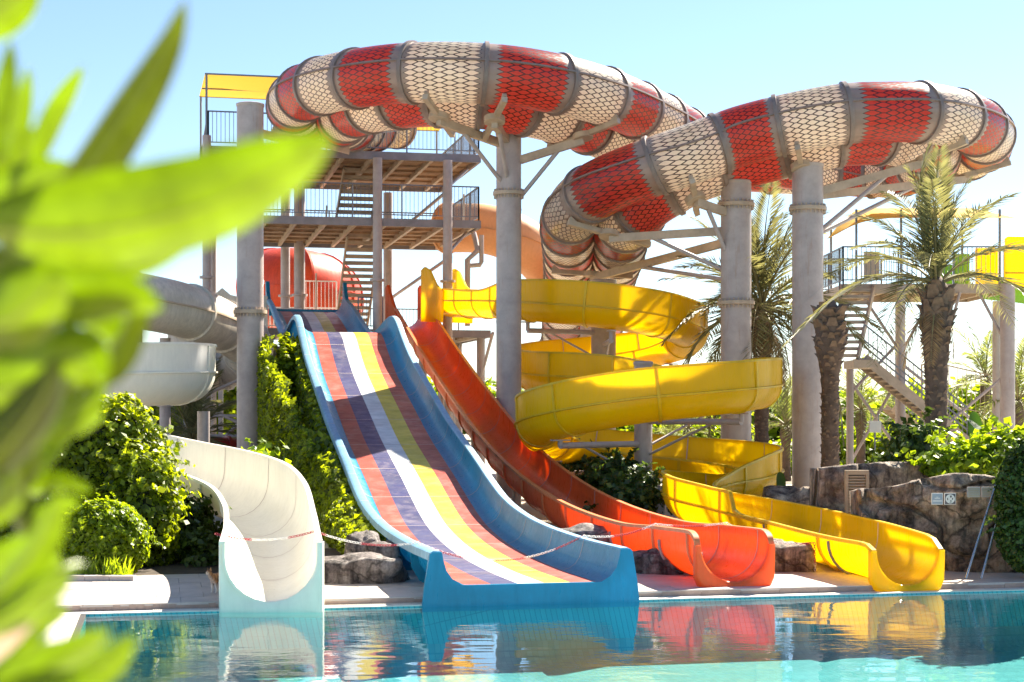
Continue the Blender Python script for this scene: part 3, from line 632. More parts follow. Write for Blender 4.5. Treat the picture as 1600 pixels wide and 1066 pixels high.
# ------------------------------------------------------------------ big round support columns
def column(label, px, d, dia, ztop, flanges, arms, zbase=0.0, extra=None, cat='column', mat='steel'):
    base = Q(px, d, zbase); c = thing('support_column', label, cat, base, 'round steel columns carrying the tubes')
    r = dia / 2; mb = MB(); mb.lathe(base, [(r, 0), (r, ztop - zbase)], 32); mb.build('shaft', M[mat], c, 40)
    mb = MB(); mb.lathe(base + Z3 * (ztop - zbase), [(r + 0.01, -0.03), (r + 0.02, 0), (r + 0.02, 0.04), (r * 0.9, 0.06)], 32); mb.build('cap', M['steel'], c, 40)
    mb = MB(); mb.lathe(base, [(r + 0.18, 0), (r + 0.18, 0.05), (r + 0.02, 0.05)], 28); mb.build('base_plate', M['steel'], c, 40)
    mb = MB(); nt_ = int((ztop - zbase) / 1.9 * 20); mb.pipe([base + Vector((math.cos(k / 20 * 2 * math.pi) * (r + .001), math.sin(k / 20 * 2 * math.pi) * (r + .001), (ztop - zbase) * k / nt_)) for k in range(nt_ + 1)], 0.007, 4); mb.build('spiral_weld', M['steel'], c)
    for zf in flanges:
        mb = MB(); mb.lathe(base + Z3 * (zf - zbase), [(r, -0.05), (r + 0.085, -0.045), (r + 0.085, 0.045), (r, 0.05)], 32, False)
        fl = mb.build('flange', M['steel_tan'], c, 40); mb = MB()
        for k in range(24):
            a = 2 * math.pi * k / 24; q = base + Vector((math.cos(a) * (r + 0.045), math.sin(a) * (r + 0.045), zf - zbase)); mb.tube(q - Z3 * 0.13, q + Z3 * 0.11, 0.018, n=6)
        tag(mb.build('bolts', M['steel_tan'], fl), kind='stuff')
    for (i, zc) in arms:                   # arm from the column to a saddle under the twin tubes, with a diagonal brace
        mb = MB(); s_ = saddle(mb, i); mb.build('saddle', M['steel_tan'], c, 40)
        p0 = Vector((base.x, base.y, zc)); dirv = Vector((s_.x - base.x, s_.y - base.y, 0))
        if dirv.length > r + 0.1:
            p0 += dirv.normalized() * (r - 0.02); mb = MB(); mb.bar(p0, s_ - Z3 * 0.02, 0.15, 0.20); mb.build('arm', M['steel_tan'], c)
            q = p0.lerp(s_, 0.62); mb = MB(); mb.tube(Vector((p0.x, p0.y, zc - 0.95)), q - Z3 * 0.05, 0.055); mb.build('brace', M['steel'], c, 40)
        else:
            mb = MB(); mb.tube(Vector((base.x, base.y, ztop)), s_, 0.12); mb.build('post', M['steel_tan'], c, 40)
    return c
column('galvanised column at the left, rising past the striped slide start', 391, 41, 0.67, 10.2, [5.0], [(near_idx(496, 46.6), 9.6)])
column('grey column between the tower and the yellow spiral', 795, 41.5, 0.64, 9.55, [8.05], [(near_idx(690, 40), 9.3), (near_idx(770, 40), 9.4), (near_idx(905, 41.3), 8.9)])
column('pinkish column left of the shaggy palm, behind the spiral', 1150, 40.6, 0.76, 8.2, [7.65, 5.2], [(near_idx(1062, 40.2), 7.45), (near_idx(955, 41.2), 7.0), (near_idx(928, 46), 6.75)])
column('grey column right of the shaggy palm, under the tube bend', 1262, 39.8, 0.755, 8.5, [7.45], [(near_idx(1243, 39.8), 8.4), (near_idx(1440, 40.6), 7.9), (near_idx(1495, 44), 7.8)])
column('short rusty column inside the upper yellow loop', 943, 44.7, 0.68, 6.05, [], [], mat='steel_tan')  # tan colour stands in for yellow light falling on this shaft
column('twin-pipe column under the steep end of the tube slide', 922, 52, 0.62, 5.6, [], [(near_idx(922, 52), 5.3)])
ch = column('slim grey column in the middle of the lower yellow loops', 1005, 36, 0.40, 3.55, [], [], zbase=0.85)
def near_y(px, d, z):
    q = Q(px, d, z); return int(np.argmin(((yp - np.array(q)) ** 2).sum(1)))
def bracket(c, axis, idx, zc):
    b0 = Vector((axis.x, axis.y, zc)); e_ = Vector(yp[idx]) - Vector(yU[idx]) * 0.06; e0 = Vector((e_.x, e_.y, zc))
    mb = MB(); mb.tube(b0, e0, 0.07); mb.tube(e0, e_, 0.055); mb.bar(e_ - Vector(yS[idx]) * 0.2, e_ + Vector(yS[idx]) * 0.2, 0.16, 0.03); mb.build('bracket_arm', M['steel'], c, 40)
    mb = MB(); mb.tube(b0 - Z3 * 0.8, b0.lerp(e0, 0.75), 0.028); mb.build('brace', M['steel'], c, 40)
cx2 = Q(1005, 36, 0)
for px, d, z in ((1150, 34.0, 2.5), (885, 34.3, 2.0), (880, 37.6, 1.3), (1150, 38.1, 2.7)): bracket(ch, cx2, near_y(px, d, z), z - 0.22)
cx1 = Q(943, 44.7, 0); c1 = [o_ for o_ in bpy.data.objects if o_.name.startswith('support_column') and 'yellow_lit' in o_.get('label', '')][0]
for px, d, z in ((830, 43.4, 4.95), (960, 41.9, 4.62), (1050, 46.9, 3.9), (950, 47.5, 3.65)): bracket(c1, cx1, near_y(px, d, z), z - 0.3)
mb = MB(); q = Q(1005, 36, 0); mb.obox(q + Z3 * 0.42, (0.45, 0, 0), (0, 0.4, 0), (0, 0, 0.42)); o = mb.build('concrete_plinth', M['concrete']); tag(o, 'rough concrete plinth under the slim spiral column', 'plinth')
bv = o.modifiers.new('b', 'BEVEL'); bv.width = 0.06; bv.segments = 2

# ------------------------------------------------------------------ slide tower
def railing(root, pts, h=1.05, sp=0.125, mat='steel_dark', name='railing'):
    """one run of railing along a polyline of points on the deck"""
    for p0, p1 in zip(pts[:-1], pts[1:]):
        mb = MB(); mb.bar(p0 + Z3 * h, p1 + Z3 * h, 0.045, 0.04); rl = mb.build('handrail', M[mat], root)
        mb = MB(); mb.bar(p0 + Z3 * 0.12, p1 + Z3 * 0.12, 0.035, 0.03); mb.build('bottom_rail', M[mat], rl)
        L = (p1 - p0).length; n = max(1, int(L / sp)); mb = MB()
        for k in range(n + 1):
            q = p0.lerp(p1, k / n)
            if k % 12 == 0 or k == n: m2 = MB(); m2.bar(q - Z3 * 0.12, q + Z3 * h, 0.045); m2.build('rail_post', M[mat], rl)
            else: mb.bar(q + Z3 * 0.12, q + Z3 * h, 0.016)
        if mb.v: tag(mb.build('balusters', M[mat], rl), kind='stuff')
def flight(root, a0, a1, b_lo, z_lo, b_hi, z_hi, n, gd=True):
    """open-tread stair; a along the tower front, b in depth"""
    for a_ in (a0, a1): mb = MB(); mb.bar(G(a_, b_lo, z_lo), G(a_, b_hi, z_hi), 0.05, 0.22); st = mb.build('stringer', M['steel_tan'], root)
    for k in range(1, n + 1):
        f = k / (n + 0.5); mb = MB(); b_ = b_lo + (b_hi - b_lo) * f; z = z_lo + (z_hi - z_lo) * f; mb.gbox(a0 + .03, a1 - .03, b_ - 0.15, b_ + 0.15, z - 0.03, z + 0.08); mb.build('tread', M['steel_tan'], st)
    return st
tower = thing('slide_tower', 'three-level steel slide tower with railings and stairs above the striped slide', 'tower', G(2.3, 32, 0))
TA0, TA1, TB0, TB1 = -1.9, 6.5, 29.0, 36.2
LV = (5.25, 8.42, 10.47)
def platform(a0, a1, b0, b1, z, boards=True):
    mb = MB(); mb.gbox(a0, a1, b0, b0 + 0.08, z - 0.24, z); mb.gbox(a0, a1, b1 - 0.08, b1, z - 0.24, z); mb.gbox(a0, a0 + 0.08, b0 + .081, b1 - .081, z - 0.24, z); mb.gbox(a1 - 0.08, a1, b0 + .081, b1 - .081, z - 0.24, z)
    pl = mb.build('platform_frame', M['fascia'], tower)
    a = a0 + 0.4
    while a < a1 - 0.2:
        mb = MB(); mb.gbox(a, a + 0.10, b0 + 0.09, b1 - 0.09, z - 0.22, z - 0.062); mb.build('joist', M['steel_tan'], pl); a += 0.92
    b_ = b0 + 0.09
    while b_ < b1 - 0.2:
        mb = MB(); mb.gbox(a0 + 0.085, a1 - 0.085, b_, b_ + 0.27, z - 0.055 + random.uniform(-.012, .004), z - 0.002); mb.build('deck_board', M['deck_wood'], pl); b_ += 0.30
    b_ = b0 + 1.0
    while b_ < b1 - 0.4:
        mb = MB(); mb.gbox(a0 + 0.09, a1 - 0.09, b_, b_ + 0.07, z - 0.128, z - 0.06); mb.build('purlin', M['deck_wood'], pl); b_ += 1.15
    return pl
platform(-1.9, 6.5, 29, 36.2, LV[2]); platform(-0.6, 6.5, 29, 36.2, LV[1]); platform(-0.6, 2.98, 33.9, 37.5, LV[0]); platform(3.0, 7.4, 31.9, 37.5, LV[0] - 0.1)
for z, a0 in ((LV[2], -1.85), (LV[1], -0.55)):
    railing(tower, [G(a0, 36.1, z), G(a0, 29.06, z), G(6.44, 29.06, z), G(6.44, 36.1, z)]); railing(tower, [G(a0, 36.12, z), G(6.44, 36.12, z)])
railing(tower, [G(-0.5, 37.3, LV[0]), G(3.0, 37.3, LV[0])], 0.9, mat='chain_white'); railing(tower, [G(3.1, 37.3, LV[0] - .1), G(7.3, 37.3, LV[0] - .1)], 1.0)
railing(tower, [G(5.2, 32.0, LV[0] - .1), G(6.1, 32.0, LV[0] - .1)]); railing(tower, [G(3.05, 32.2, LV[0] - .1), G(3.85, 32.2, LV[0] - .1)])
railing(tower, [G(0.2, 34.6, LV[0]), G(1.4, 34.6, LV[0])], 0.7, mat='chain_white'); railing(tower, [G(1.6, 36.6, LV[0] + .6), G(2.8, 36.6, LV[0] + .6)], 1.2, mat='chain_white')
for z in LV[1:2]:                          # low inner hoops on the middle deck
    for a_, w in ((0.3, 1.0), (1.6, 0.9), (4.0, 1.1), (5.2, 0.7)):
        mb = MB(); b_ = 34.4; 
        for q0, q1 in (((a_, 0), (a_, .6)), ((a_, .6), (a_ + w, .6)), ((a_ + w, .6), (a_ + w, 0)), ((a_ + w / 2, 0), (a_ + w / 2, .6))): mb.bar(G(q0[0], b_, z + q0[1]), G(q1[0], b_, z + q1[1]), 0.035)
        mb.build('queue_hoop', M['steel_dark'], tower)
flight(tower, 2.55, 3.75, 35.4, LV[1], 31.8, LV[2] - 0.1, 10); flight(tower, 2.75, 3.85, 36.6, LV[0], 32.6, LV[1] - 0.1, 15)
for k in range(4):
    mb = MB(); mb.gbox(1.9, 2.9, 34.6 + k * 0.3, 34.92 + k * 0.3, LV[0] + k * .17, LV[0] + .17 + k * 0.17); mb.build('step', M['deck_wood'], tower)
for a_, b_, top, r in ((-1.9, 28.86, 10.75, 0.13), (3.24, 28.84, 10.24, 0.145), (5.42, 28.84, 10.24, 0.145), (-1.5, 36.4, 10.2, 0.14), (1.0, 36.4, 10.2, 0.16), (1.45, 35.9, 10.2, 0.19), (4.6, 36.4, 10.2, 0.16), (6.7, 36.4, 8.2, 0.14), (6.2, 32.6, 5.1, 0.12), (7.2, 32.6, 5.1, 0.14), (7.2, 36.8, 5.1, 0.14), (0.1, 27.6, 4.4, 0.13), (2.8, 27.6, 4.4, 0.13), (5.4, 33.6, 5.1, 0.14)):
    mb = MB(); mb.lathe(G(a_, b_, 0), [(r, 0), (r, top)], 16); cl = mb.build('column', M['steel'], tower, 40)
    if top > 9:
        mb = MB(); mb.lathe(G(a_, b_, 6.5), [(r, -.04), (r + .09, -.035), (r + .09, .035), (r, .04)], 16, False); mb.build('flange', M['steel'], cl, 40)
for (a0, b0, z0), (a1, b1, z1) in (((5.42, 28.9, 9.4), (6.3, 30.3, 10.2)), ((5.42, 28.9, 7.35), (6.3, 30.3, 8.2)), ((5.42, 28.9, 9.3), (4.6, 36.3, 8.5)), ((5.42, 28.9, 7.2), (4.6, 36.3, 6.4)), ((7.2, 32.6, 3.6), (7.2, 30.6, 5.0)), ((6.2, 32.6, 3.0), (7.2, 36.8, 4.9))):
    mb = MB(); mb.tube(G(a0, b0, z0), G(a1, b1, z1), 0.055); mb.build('brace', M['steel'], tower, 40)
# brackets behind the left column: horizontal ties and crosses down to the ground
for (a0, z0), (a1, z1) in (((-1.9, 1.2), (0.1, 3.2)), ((-1.9, 3.0), (0.1, 3.9)), ((-1.9, 2.6), (0.1, 1.6)), ((-1.9, 2.35), (0.1, 2.35)), ((-1.9, 1.75), (0.1, 1.75)), ((-1.9, 4.0), (0.1, 4.0))):
    mb = MB(); mb.tube(G(a0, 28.8, z0), G(a1, 27.7, z1), 0.05); mb.build('tie_bar', M['steel'], tower, 40)
for a_, b_, z0, z1, w in ((2.0, 35.6, LV[0] + .6, LV[0] + 2.0, .5), (2.3, 35.0, LV[1], LV[1] + 1.1, .35), (0.9, 35.2, LV[1], LV[1] + 1.15, .3), (6.15, 30, LV[1], LV[1] + 0.95, .2)):
    mb = MB(); mb.rings([[G(a_ + o, b_ + u, z) for u, z in ((0, z0), (w, z0), (0.1, z1), (0, z1))] for o in (-0.02, 0.02)]); mb.build('gate_panel', M['cream'], tower)
# rain pipe at the right-hand corner
mb = MB(); mb.pipe([G(6.55, 30.5, 8.2), G(6.6, 30.4, 7.95), G(6.62, 30.2, 7.6), G(6.3, 30.2, 7.3), G(6.3, 30.2, 5.2)], 0.09, 10); mb.pipe([G(6.75, 30.2, 8.1), G(6.75, 30.2, 7.25), G(6.7, 30.2, 7.15), G(6.35, 30.2, 7.12)], 0.075, 10); mb.lathe(G(6.3, 30.2, 6.1), [(.09, -.1), (.15, -.08), (.15, .08), (.09, .1)], 14); mb.build('down_pipe', M['steel'], tower, 40)
# yellow shade sails over the top deck
mb = MB(); n = 12
def sail(a0, a1, b0, b1, zf, zb, sag):
    rg = []
    for i in range(n + 1):
        fa = i / n; rg.append([G(a0 + (a1 - a0) * fa, b0 + (b1 - b0) * j / n, zf + (zb - zf) * j / n - sag * math.sin(math.pi * fa) * math.sin(math.pi * j / n)) for j in range(n + 1)])
    top = [[p + Z3 * 0.012 for p in r_] for r_ in rg]
    mb.rings([r_ + t_[::-1] for r_, t_ in zip(rg, top)])
sail(-1.95, 1.9, 29.1, 36.2, 12.62, 13.3, 0.10); mb.build('shade_sail', M['shade'], tower, 60); mb = MB(); sail(2.0, 6.4, 29.1, 36.2, 12.62, 12.42, 0.10); mb.build('shade_sail', M['shade'], tower, 60)
for a_, b_ in ((-1.9, 29.1), (0.6, 29.1), (6.3, 29.1), (-1.9, 36.1), (2.4, 36.1), (6.3, 36.1)): mb = MB(); mb.bar(G(a_, b_, LV[2]), G(a_, b_, 12.62 if b_ < 30 else (13.3 if a_ < 1.9 else 12.42)), 0.06); mb.build('sail_post', M['steel_dark'], tower)
for a0_, a1_, b_, z_ in ((-1.95, 6.4, 29.06, 12.64), (-1.95, 1.9, 36.2, 13.3), (2.0, 6.4, 36.2, 12.42), (-1.95, 1.9, 32.6, 12.88)): mb = MB(); mb.bar(G(a0_, b_, z_), G(a1_, b_, z_), 0.045); mb.build('sail_bar', M['steel_dark'], tower)

# ------------------------------------------------------------------ other slides round the tower
def tube_slide(name, label, ctrl, rad, mat, seg=2.2, sphere=None, group=None):
    arr, t = catmull([(*Q(px, d, z), 0) for px, d, z in ctrl], 0.25); p, T, S, U = frames(arr); root = thing(name, label, 'water slide', (p[-1][0], p[-1][1], 0))
    ns = max(1, int(round(t[-1] / seg))); cuts = [int(round(k * (len(p) - 1) / ns)) for k in range(ns + 1)]; an = [2 * math.pi * j / 28 for j in range(28)]
    for k in range(ns):
        mb = MB(); mb.rings([[Vector(p[i] + S[i] * rad * math.cos(a) + U[i] * rad * math.sin(a)) for a in an] for i in range(cuts[k], cuts[k + 1] + 1)], caps=(k in (0, ns - 1))); mb.build('tube_section', M[mat], root, 50)
        i = cuts[k]; mb = MB(); mb.rings([[Vector(p[i] + T[i] * o + S[i] * (rad + dr) * math.cos(a) + U[i] * (rad + dr) * math.sin(a)) for a in an] for o, dr in ((-.05, 0), (-.045, .06), (.045, .06), (.05, 0))], caps=False); mb.build('joint_ring', M[mat], root, 50)
        for sd in (-1, 1): mb = MB(); mb.rings([[Vector(p[i] + S[i] * (sd * (rad + u)) + U[i] * v) for u, v in ((-.004, -.02), (.05, -.02), (.05, .02), (-.004, .02))[::sd]] for i in range(cuts[k], cuts[k + 1] + 1)]); mb.build('seam_flange', M['steel_tan'] if mat == 'cream' else M[mat], root)
    return root
tube_slide('cream_tube_slide', 'weathered cream tube slide bending behind the left column', [(60, 38, 5.4), (130, 38.5, 5.32), (210, 39.5, 5.2), (290, 41, 5.02), (350, 43.6, 4.75), (390, 46.8, 4.35), (372, 49.2, 4.0), (330, 49.6, 3.75), (270, 48, 3.6)], 0.68, 'cream')
ow = thing('cream_open_flume', 'big glossy cream open flume end above the ivy mound', 'water slide', tuple(Q(230, 33, 0)))
oarr, ot_ = catmull([(*Q(px, d, z), 0) for px, d, z in [(286, 37.2, 2.72), (286, 35.8, 2.70), (262, 34.2, 2.66), (215, 33.3, 2.62), (150, 33.0, 2.56), (80, 33.2, 2.46), (10, 34.0, 2.35)]], 0.15)
flume(ow, oarr[:, :3], ot_, 0.66, 2.6, (M['white'], M['white']), ('flume_section',), np.full(len(oarr), 0.60), np.full(len(oarr), 0.60), lip=0.06, midrail=True)
tube_slide('red_raft_tube', 'fat red tube slide behind the lower tower deck', [(428, 61.5, 7.1), (440, 61, 7.1), (456, 60.5, 7.05), (492, 61.5, 6.95), (508, 64, 6.8), (490, 67, 6.6)], 1.5, 'red', 1.3)
tube_slide('peach_tube_slide', 'pale peach tube slide leaving the tower on the right', [(700, 57, 8.9), (760, 56, 8.75), (812, 56, 8.35), (850, 57, 7.7), (880, 59, 6.9), (890, 62, 6.1)], 0.85, 'peach')
tube_slide('dark_red_tube', 'dark red tube slide lying low behind the left columns', [(230, 47, 1.15), (290, 46.5, 1.25), (340, 46.8, 1.2), (400, 47.5, 1.1), (460, 49, 0.9)], 0.55, 'darkred', 3)
bx = thing('slide_start_screen', 'pale scalloped screen behind the cream tube slide', 'screen', tuple(Q(330, 53, 0)))
for px0, px1, sc in ((262, 318, 0.2), (319, 372, 0.35), (373, 420, 0.2)):
    mb = MB(); pts = [(0, 0), (1, 0), (1, 0.93), (0.8, 0.96), (0.55, 1 + sc * .25), (0.3, 0.96), (0.0, 0.93)]; q0, q1 = Q(px0, 53, 4.6), Q(px1 - 2, 53, 4.6)
    mb.rings([[q0.lerp(q1, u) + Z3 * (v * 1.75) + Vector((0, o, 0)) for u, v in pts] for o in (0, 0.06)]); mb.build('panel', M['cream'], bx)
for px in (290, 345, 400): mb = MB(); mb.bar(Q(px, 53.1, 0), Q(px, 53.1, 4.6), 0.14); mb.build('leg', M['steel'], bx)
for px, d, top, r, lab in ((318, 36.2, 2.5, .14, 'thin post holding the cream open flume'), (212, 39.6, 4.5, .16, 'thin post under the cream tube, near the left edge'), (258, 41.2, 4.35, .14, 'thin post under the cream tube, right of its neighbour')):
    mb = MB(); mb.lathe(Q(px, d, 0), [(r * 1.6, 0), (r * 1.6, .03), (r, .04), (r, top * .6), (r + .05, top * .6), (r + .05, top * .6 + .06), (r, top * .6 + .06), (r, top)], 16); o = mb.build('support_post', M['steel'], None, 40); tag(o, lab, 'post')

# ------------------------------------------------------------------ second tower on the right
t2 = thing('stair_tower', 'lower steel stair tower behind the palms on the right, under a yellow sail', 'tower', tuple(Q(1480, 48, 0)))
D2, Z2 = 48.0, 6.25
def X2(px, d=D2): return (px - 800) * d / F
def fl2(mb, px0, px1, d0, d1, z0, z1): mb.obox(((X2(px0) + X2(px1)) / 2, (d0 + d1) / 2, (z0 + z1) / 2), ((X2(px1) - X2(px0)) / 2, 0, 0), (0, (d1 - d0) / 2, 0), (0, 0, (z1 - z0) / 2))
mb = MB(); fl2(mb, 1318, 1572, 48, 48.1, Z2 - .28, Z2); fl2(mb, 1318, 1572, 51.9, 52, Z2 - .28, Z2); fl2(mb, 1318, 1323, 48.11, 51.89, Z2 - .28, Z2); fl2(mb, 1567, 1572, 48.11, 51.89, Z2 - .28, Z2); pf = mb.build('platform_frame', M['steel_tan'], t2)
for k in range(12):
    mb = MB(); fl2(mb, 1324, 1566, 48.12 + k * .315, 48.40 + k * .315, Z2 - .06, Z2 - .005); mb.build('deck_board', M['deck_wood'], pf)
for k in range(6):
    mb = MB(); fl2(mb, 1340 + k * 42, 1345 + k * 42, 48.12, 51.88, Z2 - .24, Z2 - .065); mb.build('joist', M['steel_tan'], pf)
railing(t2, [Vector((X2(1318), 51.9, Z2)), Vector((X2(1318), 48.05, Z2)), Vector((X2(1570), 48.05, Z2))], 1.1, 0.135); railing(t2, [Vector((X2(1322), 51.95, Z2)), Vector((X2(1570), 51.95, Z2))], 1.1, 0.16)
for px, d, r, top in ((1408, 47.85, .13, Z2 - .05), (1328, 47.9, .11, 3.9), (1574, 47.9, .22, Z2), (1557, 51.5, .13, Z2 - .28), (1405, 52.2, .13, Z2 - .28), (1470, 52.2, .10, Z2 - .28)):
    mb = MB(); mb.lathe(Q(px, d, 0), [(r, 0), (r, top)], 14); mb.build('column', M['steel'], t2, 40)
for a, b_ in (((1408, 4.2), (1345, 6.0)), ((1408, 4.2), (1460, 6.0)), ((1408, 3.6), (1330, 1.0)), ((1328, 3.4), (1408, 1.2)), ((1574, 4.4), (1530, 6.0)), ((1574, 3.6), (1410, 1.0)), ((1408, 3.9), (1574, 1.4)), ((1500, 6.0), (1460, 3.2)), ((1328, 3.0), (1408, 4.6)), ((1574, 1.2), (1440, 2.2))):
    mb = MB(); mb.tube(Q(a[0], 47.9, a[1]), Q(b_[0], 48.3, b_[1]), 0.045); mb.build('brace', M['steel'], t2, 40)
def side_flight(px0, z0, px1, z1, d0, d1, n, rail=True):
    for d in (d0, d1): mb = MB(); mb.bar(Q(px0, D2, z0) + Vector((0, d - D2, 0)), Q(px1, D2, z1) + Vector((0, d - D2, 0)), 0.05, 0.26); s_ = mb.build('stringer', M['steel_tan'], t2)
    for k in range(n):
        f = (k + .5) / n; mb = MB(); x_ = X2(px0) + (X2(px1) - X2(px0)) * f; z = z0 + (z1 - z0) * f; mb.obox((x_, (d0 + d1) / 2, z + .03), (0.15, 0, 0), (0, (d1 - d0) / 2 - .03, 0), (0, 0, .025)); mb.build('tread', M['steel_tan'], s_)
    if rail:
        mb = MB(); p0 = Vector((X2(px0), d0, z0)); p1 = Vector((X2(px1), d0, z1)); m_ = int((p1 - p0).length / .16)
        for h in (0.95, 0.5, 0.32): mb = MB(); mb.bar(p0 + Z3 * h, p1 + Z3 * h, .04); mb.build('stair_rail', M['steel_dark'], t2)
        mb = MB()
        for k in range(m_ + 1): q = p0.lerp(p1, k / m_); mb.bar(q + Z3 * .1, q + Z3 * .95, .018)
        tag(mb.build('balusters', M['steel_dark'], t2), kind='stuff')
# upper flight seen from the front, lower flight running down to the right
for px, qx in ((1314, 1306), (1366, 1340)): mb = MB(); mb.bar(Q(px, 48, Z2 - .1), Q(qx, 45.4, 3.95), .06, .24); us = mb.build('stringer', M['steel_tan'], t2)
for k in range(11):
    f = (k + .5) / 11; mb = MB(); p0 = Q(1315, 48, Z2 - .1).lerp(Q(1307, 45.4, 3.95), f); p1 = Q(1365, 48, Z2 - .1).lerp(Q(1339, 45.4, 3.95), f); mb.bar(p0, p1, .28, .09); mb.build('tread', M['steel_tan'], us)
mb = MB(); fl2(mb, 1303, 1338, 45.2, 46.6, 3.70, 3.92); mb.build('landing', M['steel_tan'], t2)
side_flight(1326, 4.0, 1480, 1.65, 45.9, 47.1, 19); side_flight(1470, 2.6, 1600, .6, 54.0, 55.2, 14)
mb = MB(); p0, p1 = Q(1480, 54, 2.6), Q(1640, 54, 0.4)
railing(t2, [Q(1440, 53, 2.6), Q(1475, 53, 2.6), Q(1560, 53, 2.2)], 1.4, .14, 'steel_tan')
mb = MB(); n = 10
rg = [[Vector((X2(1335) + (X2(1580) - X2(1335)) * i / n, 47.6 + 4.6 * j / n, 8.0 + (1.0 * math.sin(math.pi * min(.5, (i / n) * 1.9))) * (0.15 + .85 * j / n) )) for j in range(n + 1)] for i in range(n + 1)]
mb.rings([r_ + [p + Z3 * .012 for p in r_[::-1]] for r_ in rg]); mb.build('shade_sail', M['shade'], t2, 60)
for px, d in ((1338, 48), (1408, 48), (1562, 48), (1340, 52), (1562, 52)): mb = MB(); mb.bar(Q(px, D2, Z2) + Vector((0, d - D2, 0)), Q(px, D2, Z2 + 2.2) + Vector((0, d - D2, 0)), .06); mb.build('sail_post', M['steel_dark'], t2)
for px0, px1, z0, z1, mat, d in ((1534, 1569, Z2 + .05, Z2 + 1.12, 'yellow', 48.6), (1510, 1533, Z2 + .05, Z2 + 1.0, 'green_gl', 49.2), (1480, 1509, Z2 + .05, Z2 + .7, 'green_gl', 49.5), (1362, 1386, Z2 + .25, Z2 + 1.05, 'cream', 49)):
    mb = MB(); fl2(mb, px0, px1, d, d + .08, z0, z1); mb.build('side_panel', M[mat], t2)
ys = thing('yellow_green_slide', 'yellow slide start with a green flume at the right edge of the photo', 'water slide', tuple(Q(1600, 48, 0)))
mb = MB(); mb.rings([[Q(px, 47.8, z) + Vector((0, o, 0)) for px, z in ((1571, Z2 - .1), (1571, Z2 + 1.32), (1575, Z2 + 1.38), (1680, Z2 + 1.36), (1680, Z2 - .1))] for o in (0, .1)]); mb.build('side_wall', M['yellow'], ys)
mb = MB(); mb.rings([[Q(px, 47.74, z) + Vector((0, o, 0)) for px, z in ((1571, Z2 + .28), (1571, Z2 + .33), (1680, Z2 + .33), (1680, Z2 + .28))] for o in (0, .05)]); mb.build('wall_ridge', M['yellow_rim'], ys)
garr, gt = catmull([(*Q(px, d, z), 0) for px, d, z in [(1540, 50, 5.95), (1600, 49, 5.75), (1680, 48.5, 5.4)]], .2); flume(ys, garr[:, :3], gt, .5, 2, (M['green_gl'], M['green_gl']), ('flume_section',), np.full(len(garr), .05), np.full(len(garr), .05), midrail=False)

# ------------------------------------------------------------------ rocks
def rock(label, c, size, seed, mat='rock', sub=4, amp=0.34, freq=1.8, flat=True, name='rock'):
    bm = bmesh.new(); bmesh.ops.create_icosphere(bm, subdivisions=sub, radius=1.0); off = Vector((seed * 7.3, seed * 3.1, seed * 1.7))
    for v in bm.verts:
        n = v.co.normalized(); q = Vector((n.x * size[0], n.y * size[1], n.z * size[2])); k = mnoise.fractal(q * freq + off, 1.0, 2.0, 5)
        cr = abs(mnoise.noise(q * freq * 1.3 + off * 2)); k += -0.35 * max(0, 0.12 - cr) / 0.12
        bx_ = 0.40 * (1 / max(abs(n.x), abs(n.y), abs(n.z)) - 1) + 1
        v.co = q * bx_ * (1 + amp * k)
    me = bpy.data.meshes.new(name); bm.to_mesh(me); bm.free(); me.polygons.foreach_set('use_smooth', [True] * len(me.polygons))
    o = place(name, me, None, Matrix.Translation(c), M[mat]); tag(o, label, 'rock', 'rocks round the slides'); return o
rock('low grey boulder on the deck between cream and striped slides', Q(565, 23.0, ZD + 0.12), (0.72, 0.38, 0.27), 1, 'rock_grey')
rock('upright pale stone left of the striped slide', Q(566, 24.2, 0.36), (0.26, 0.24, 0.36), 2, 'rock_grey', amp=.4, freq=2.2)
rock('small grey stone behind the low boulder', Q(598, 23.9, 0.35), (0.30, 0.2, 0.25), 3, 'rock_grey')
rock('narrow standing stone under the striped slide rim', Q(606, 24.4, 0.32), (0.13, 0.15, 0.32), 12, 'rock', amp=.35, freq=2.2)
rock('dark boulder under the orange slide mouth', Q(1040, 24.3, 0.2), (0.6, 0.35, 0.25), 4, 'rock_grey')
rock('brown boulder between the orange and yellow slides', Q(1225, 24.6, 0.28), (0.45, 0.35, 0.30), 5, 'rock')
rock('dark boulder beside the brown one, behind the orange mouth', Q(1160, 25.6, 0.25), (0.5, 0.35, 0.28), 6, 'rock_grey')
rock('brown rock heap at the foot of the right column', Q(1245, 33, 0.45), (0.75, 0.6, 0.55), 7, 'rock', amp=.3)
rock('dark rock under the orange slide bend', Q(905, 27.2, 0.25), (0.8, 0.4, 0.3), 8, 'rock_grey')
rock('pinkish stone at the left edge of the ivy mound', Q(30, 25.5, 0.7), (0.42, 0.4, 1.0), 9, 'rock')

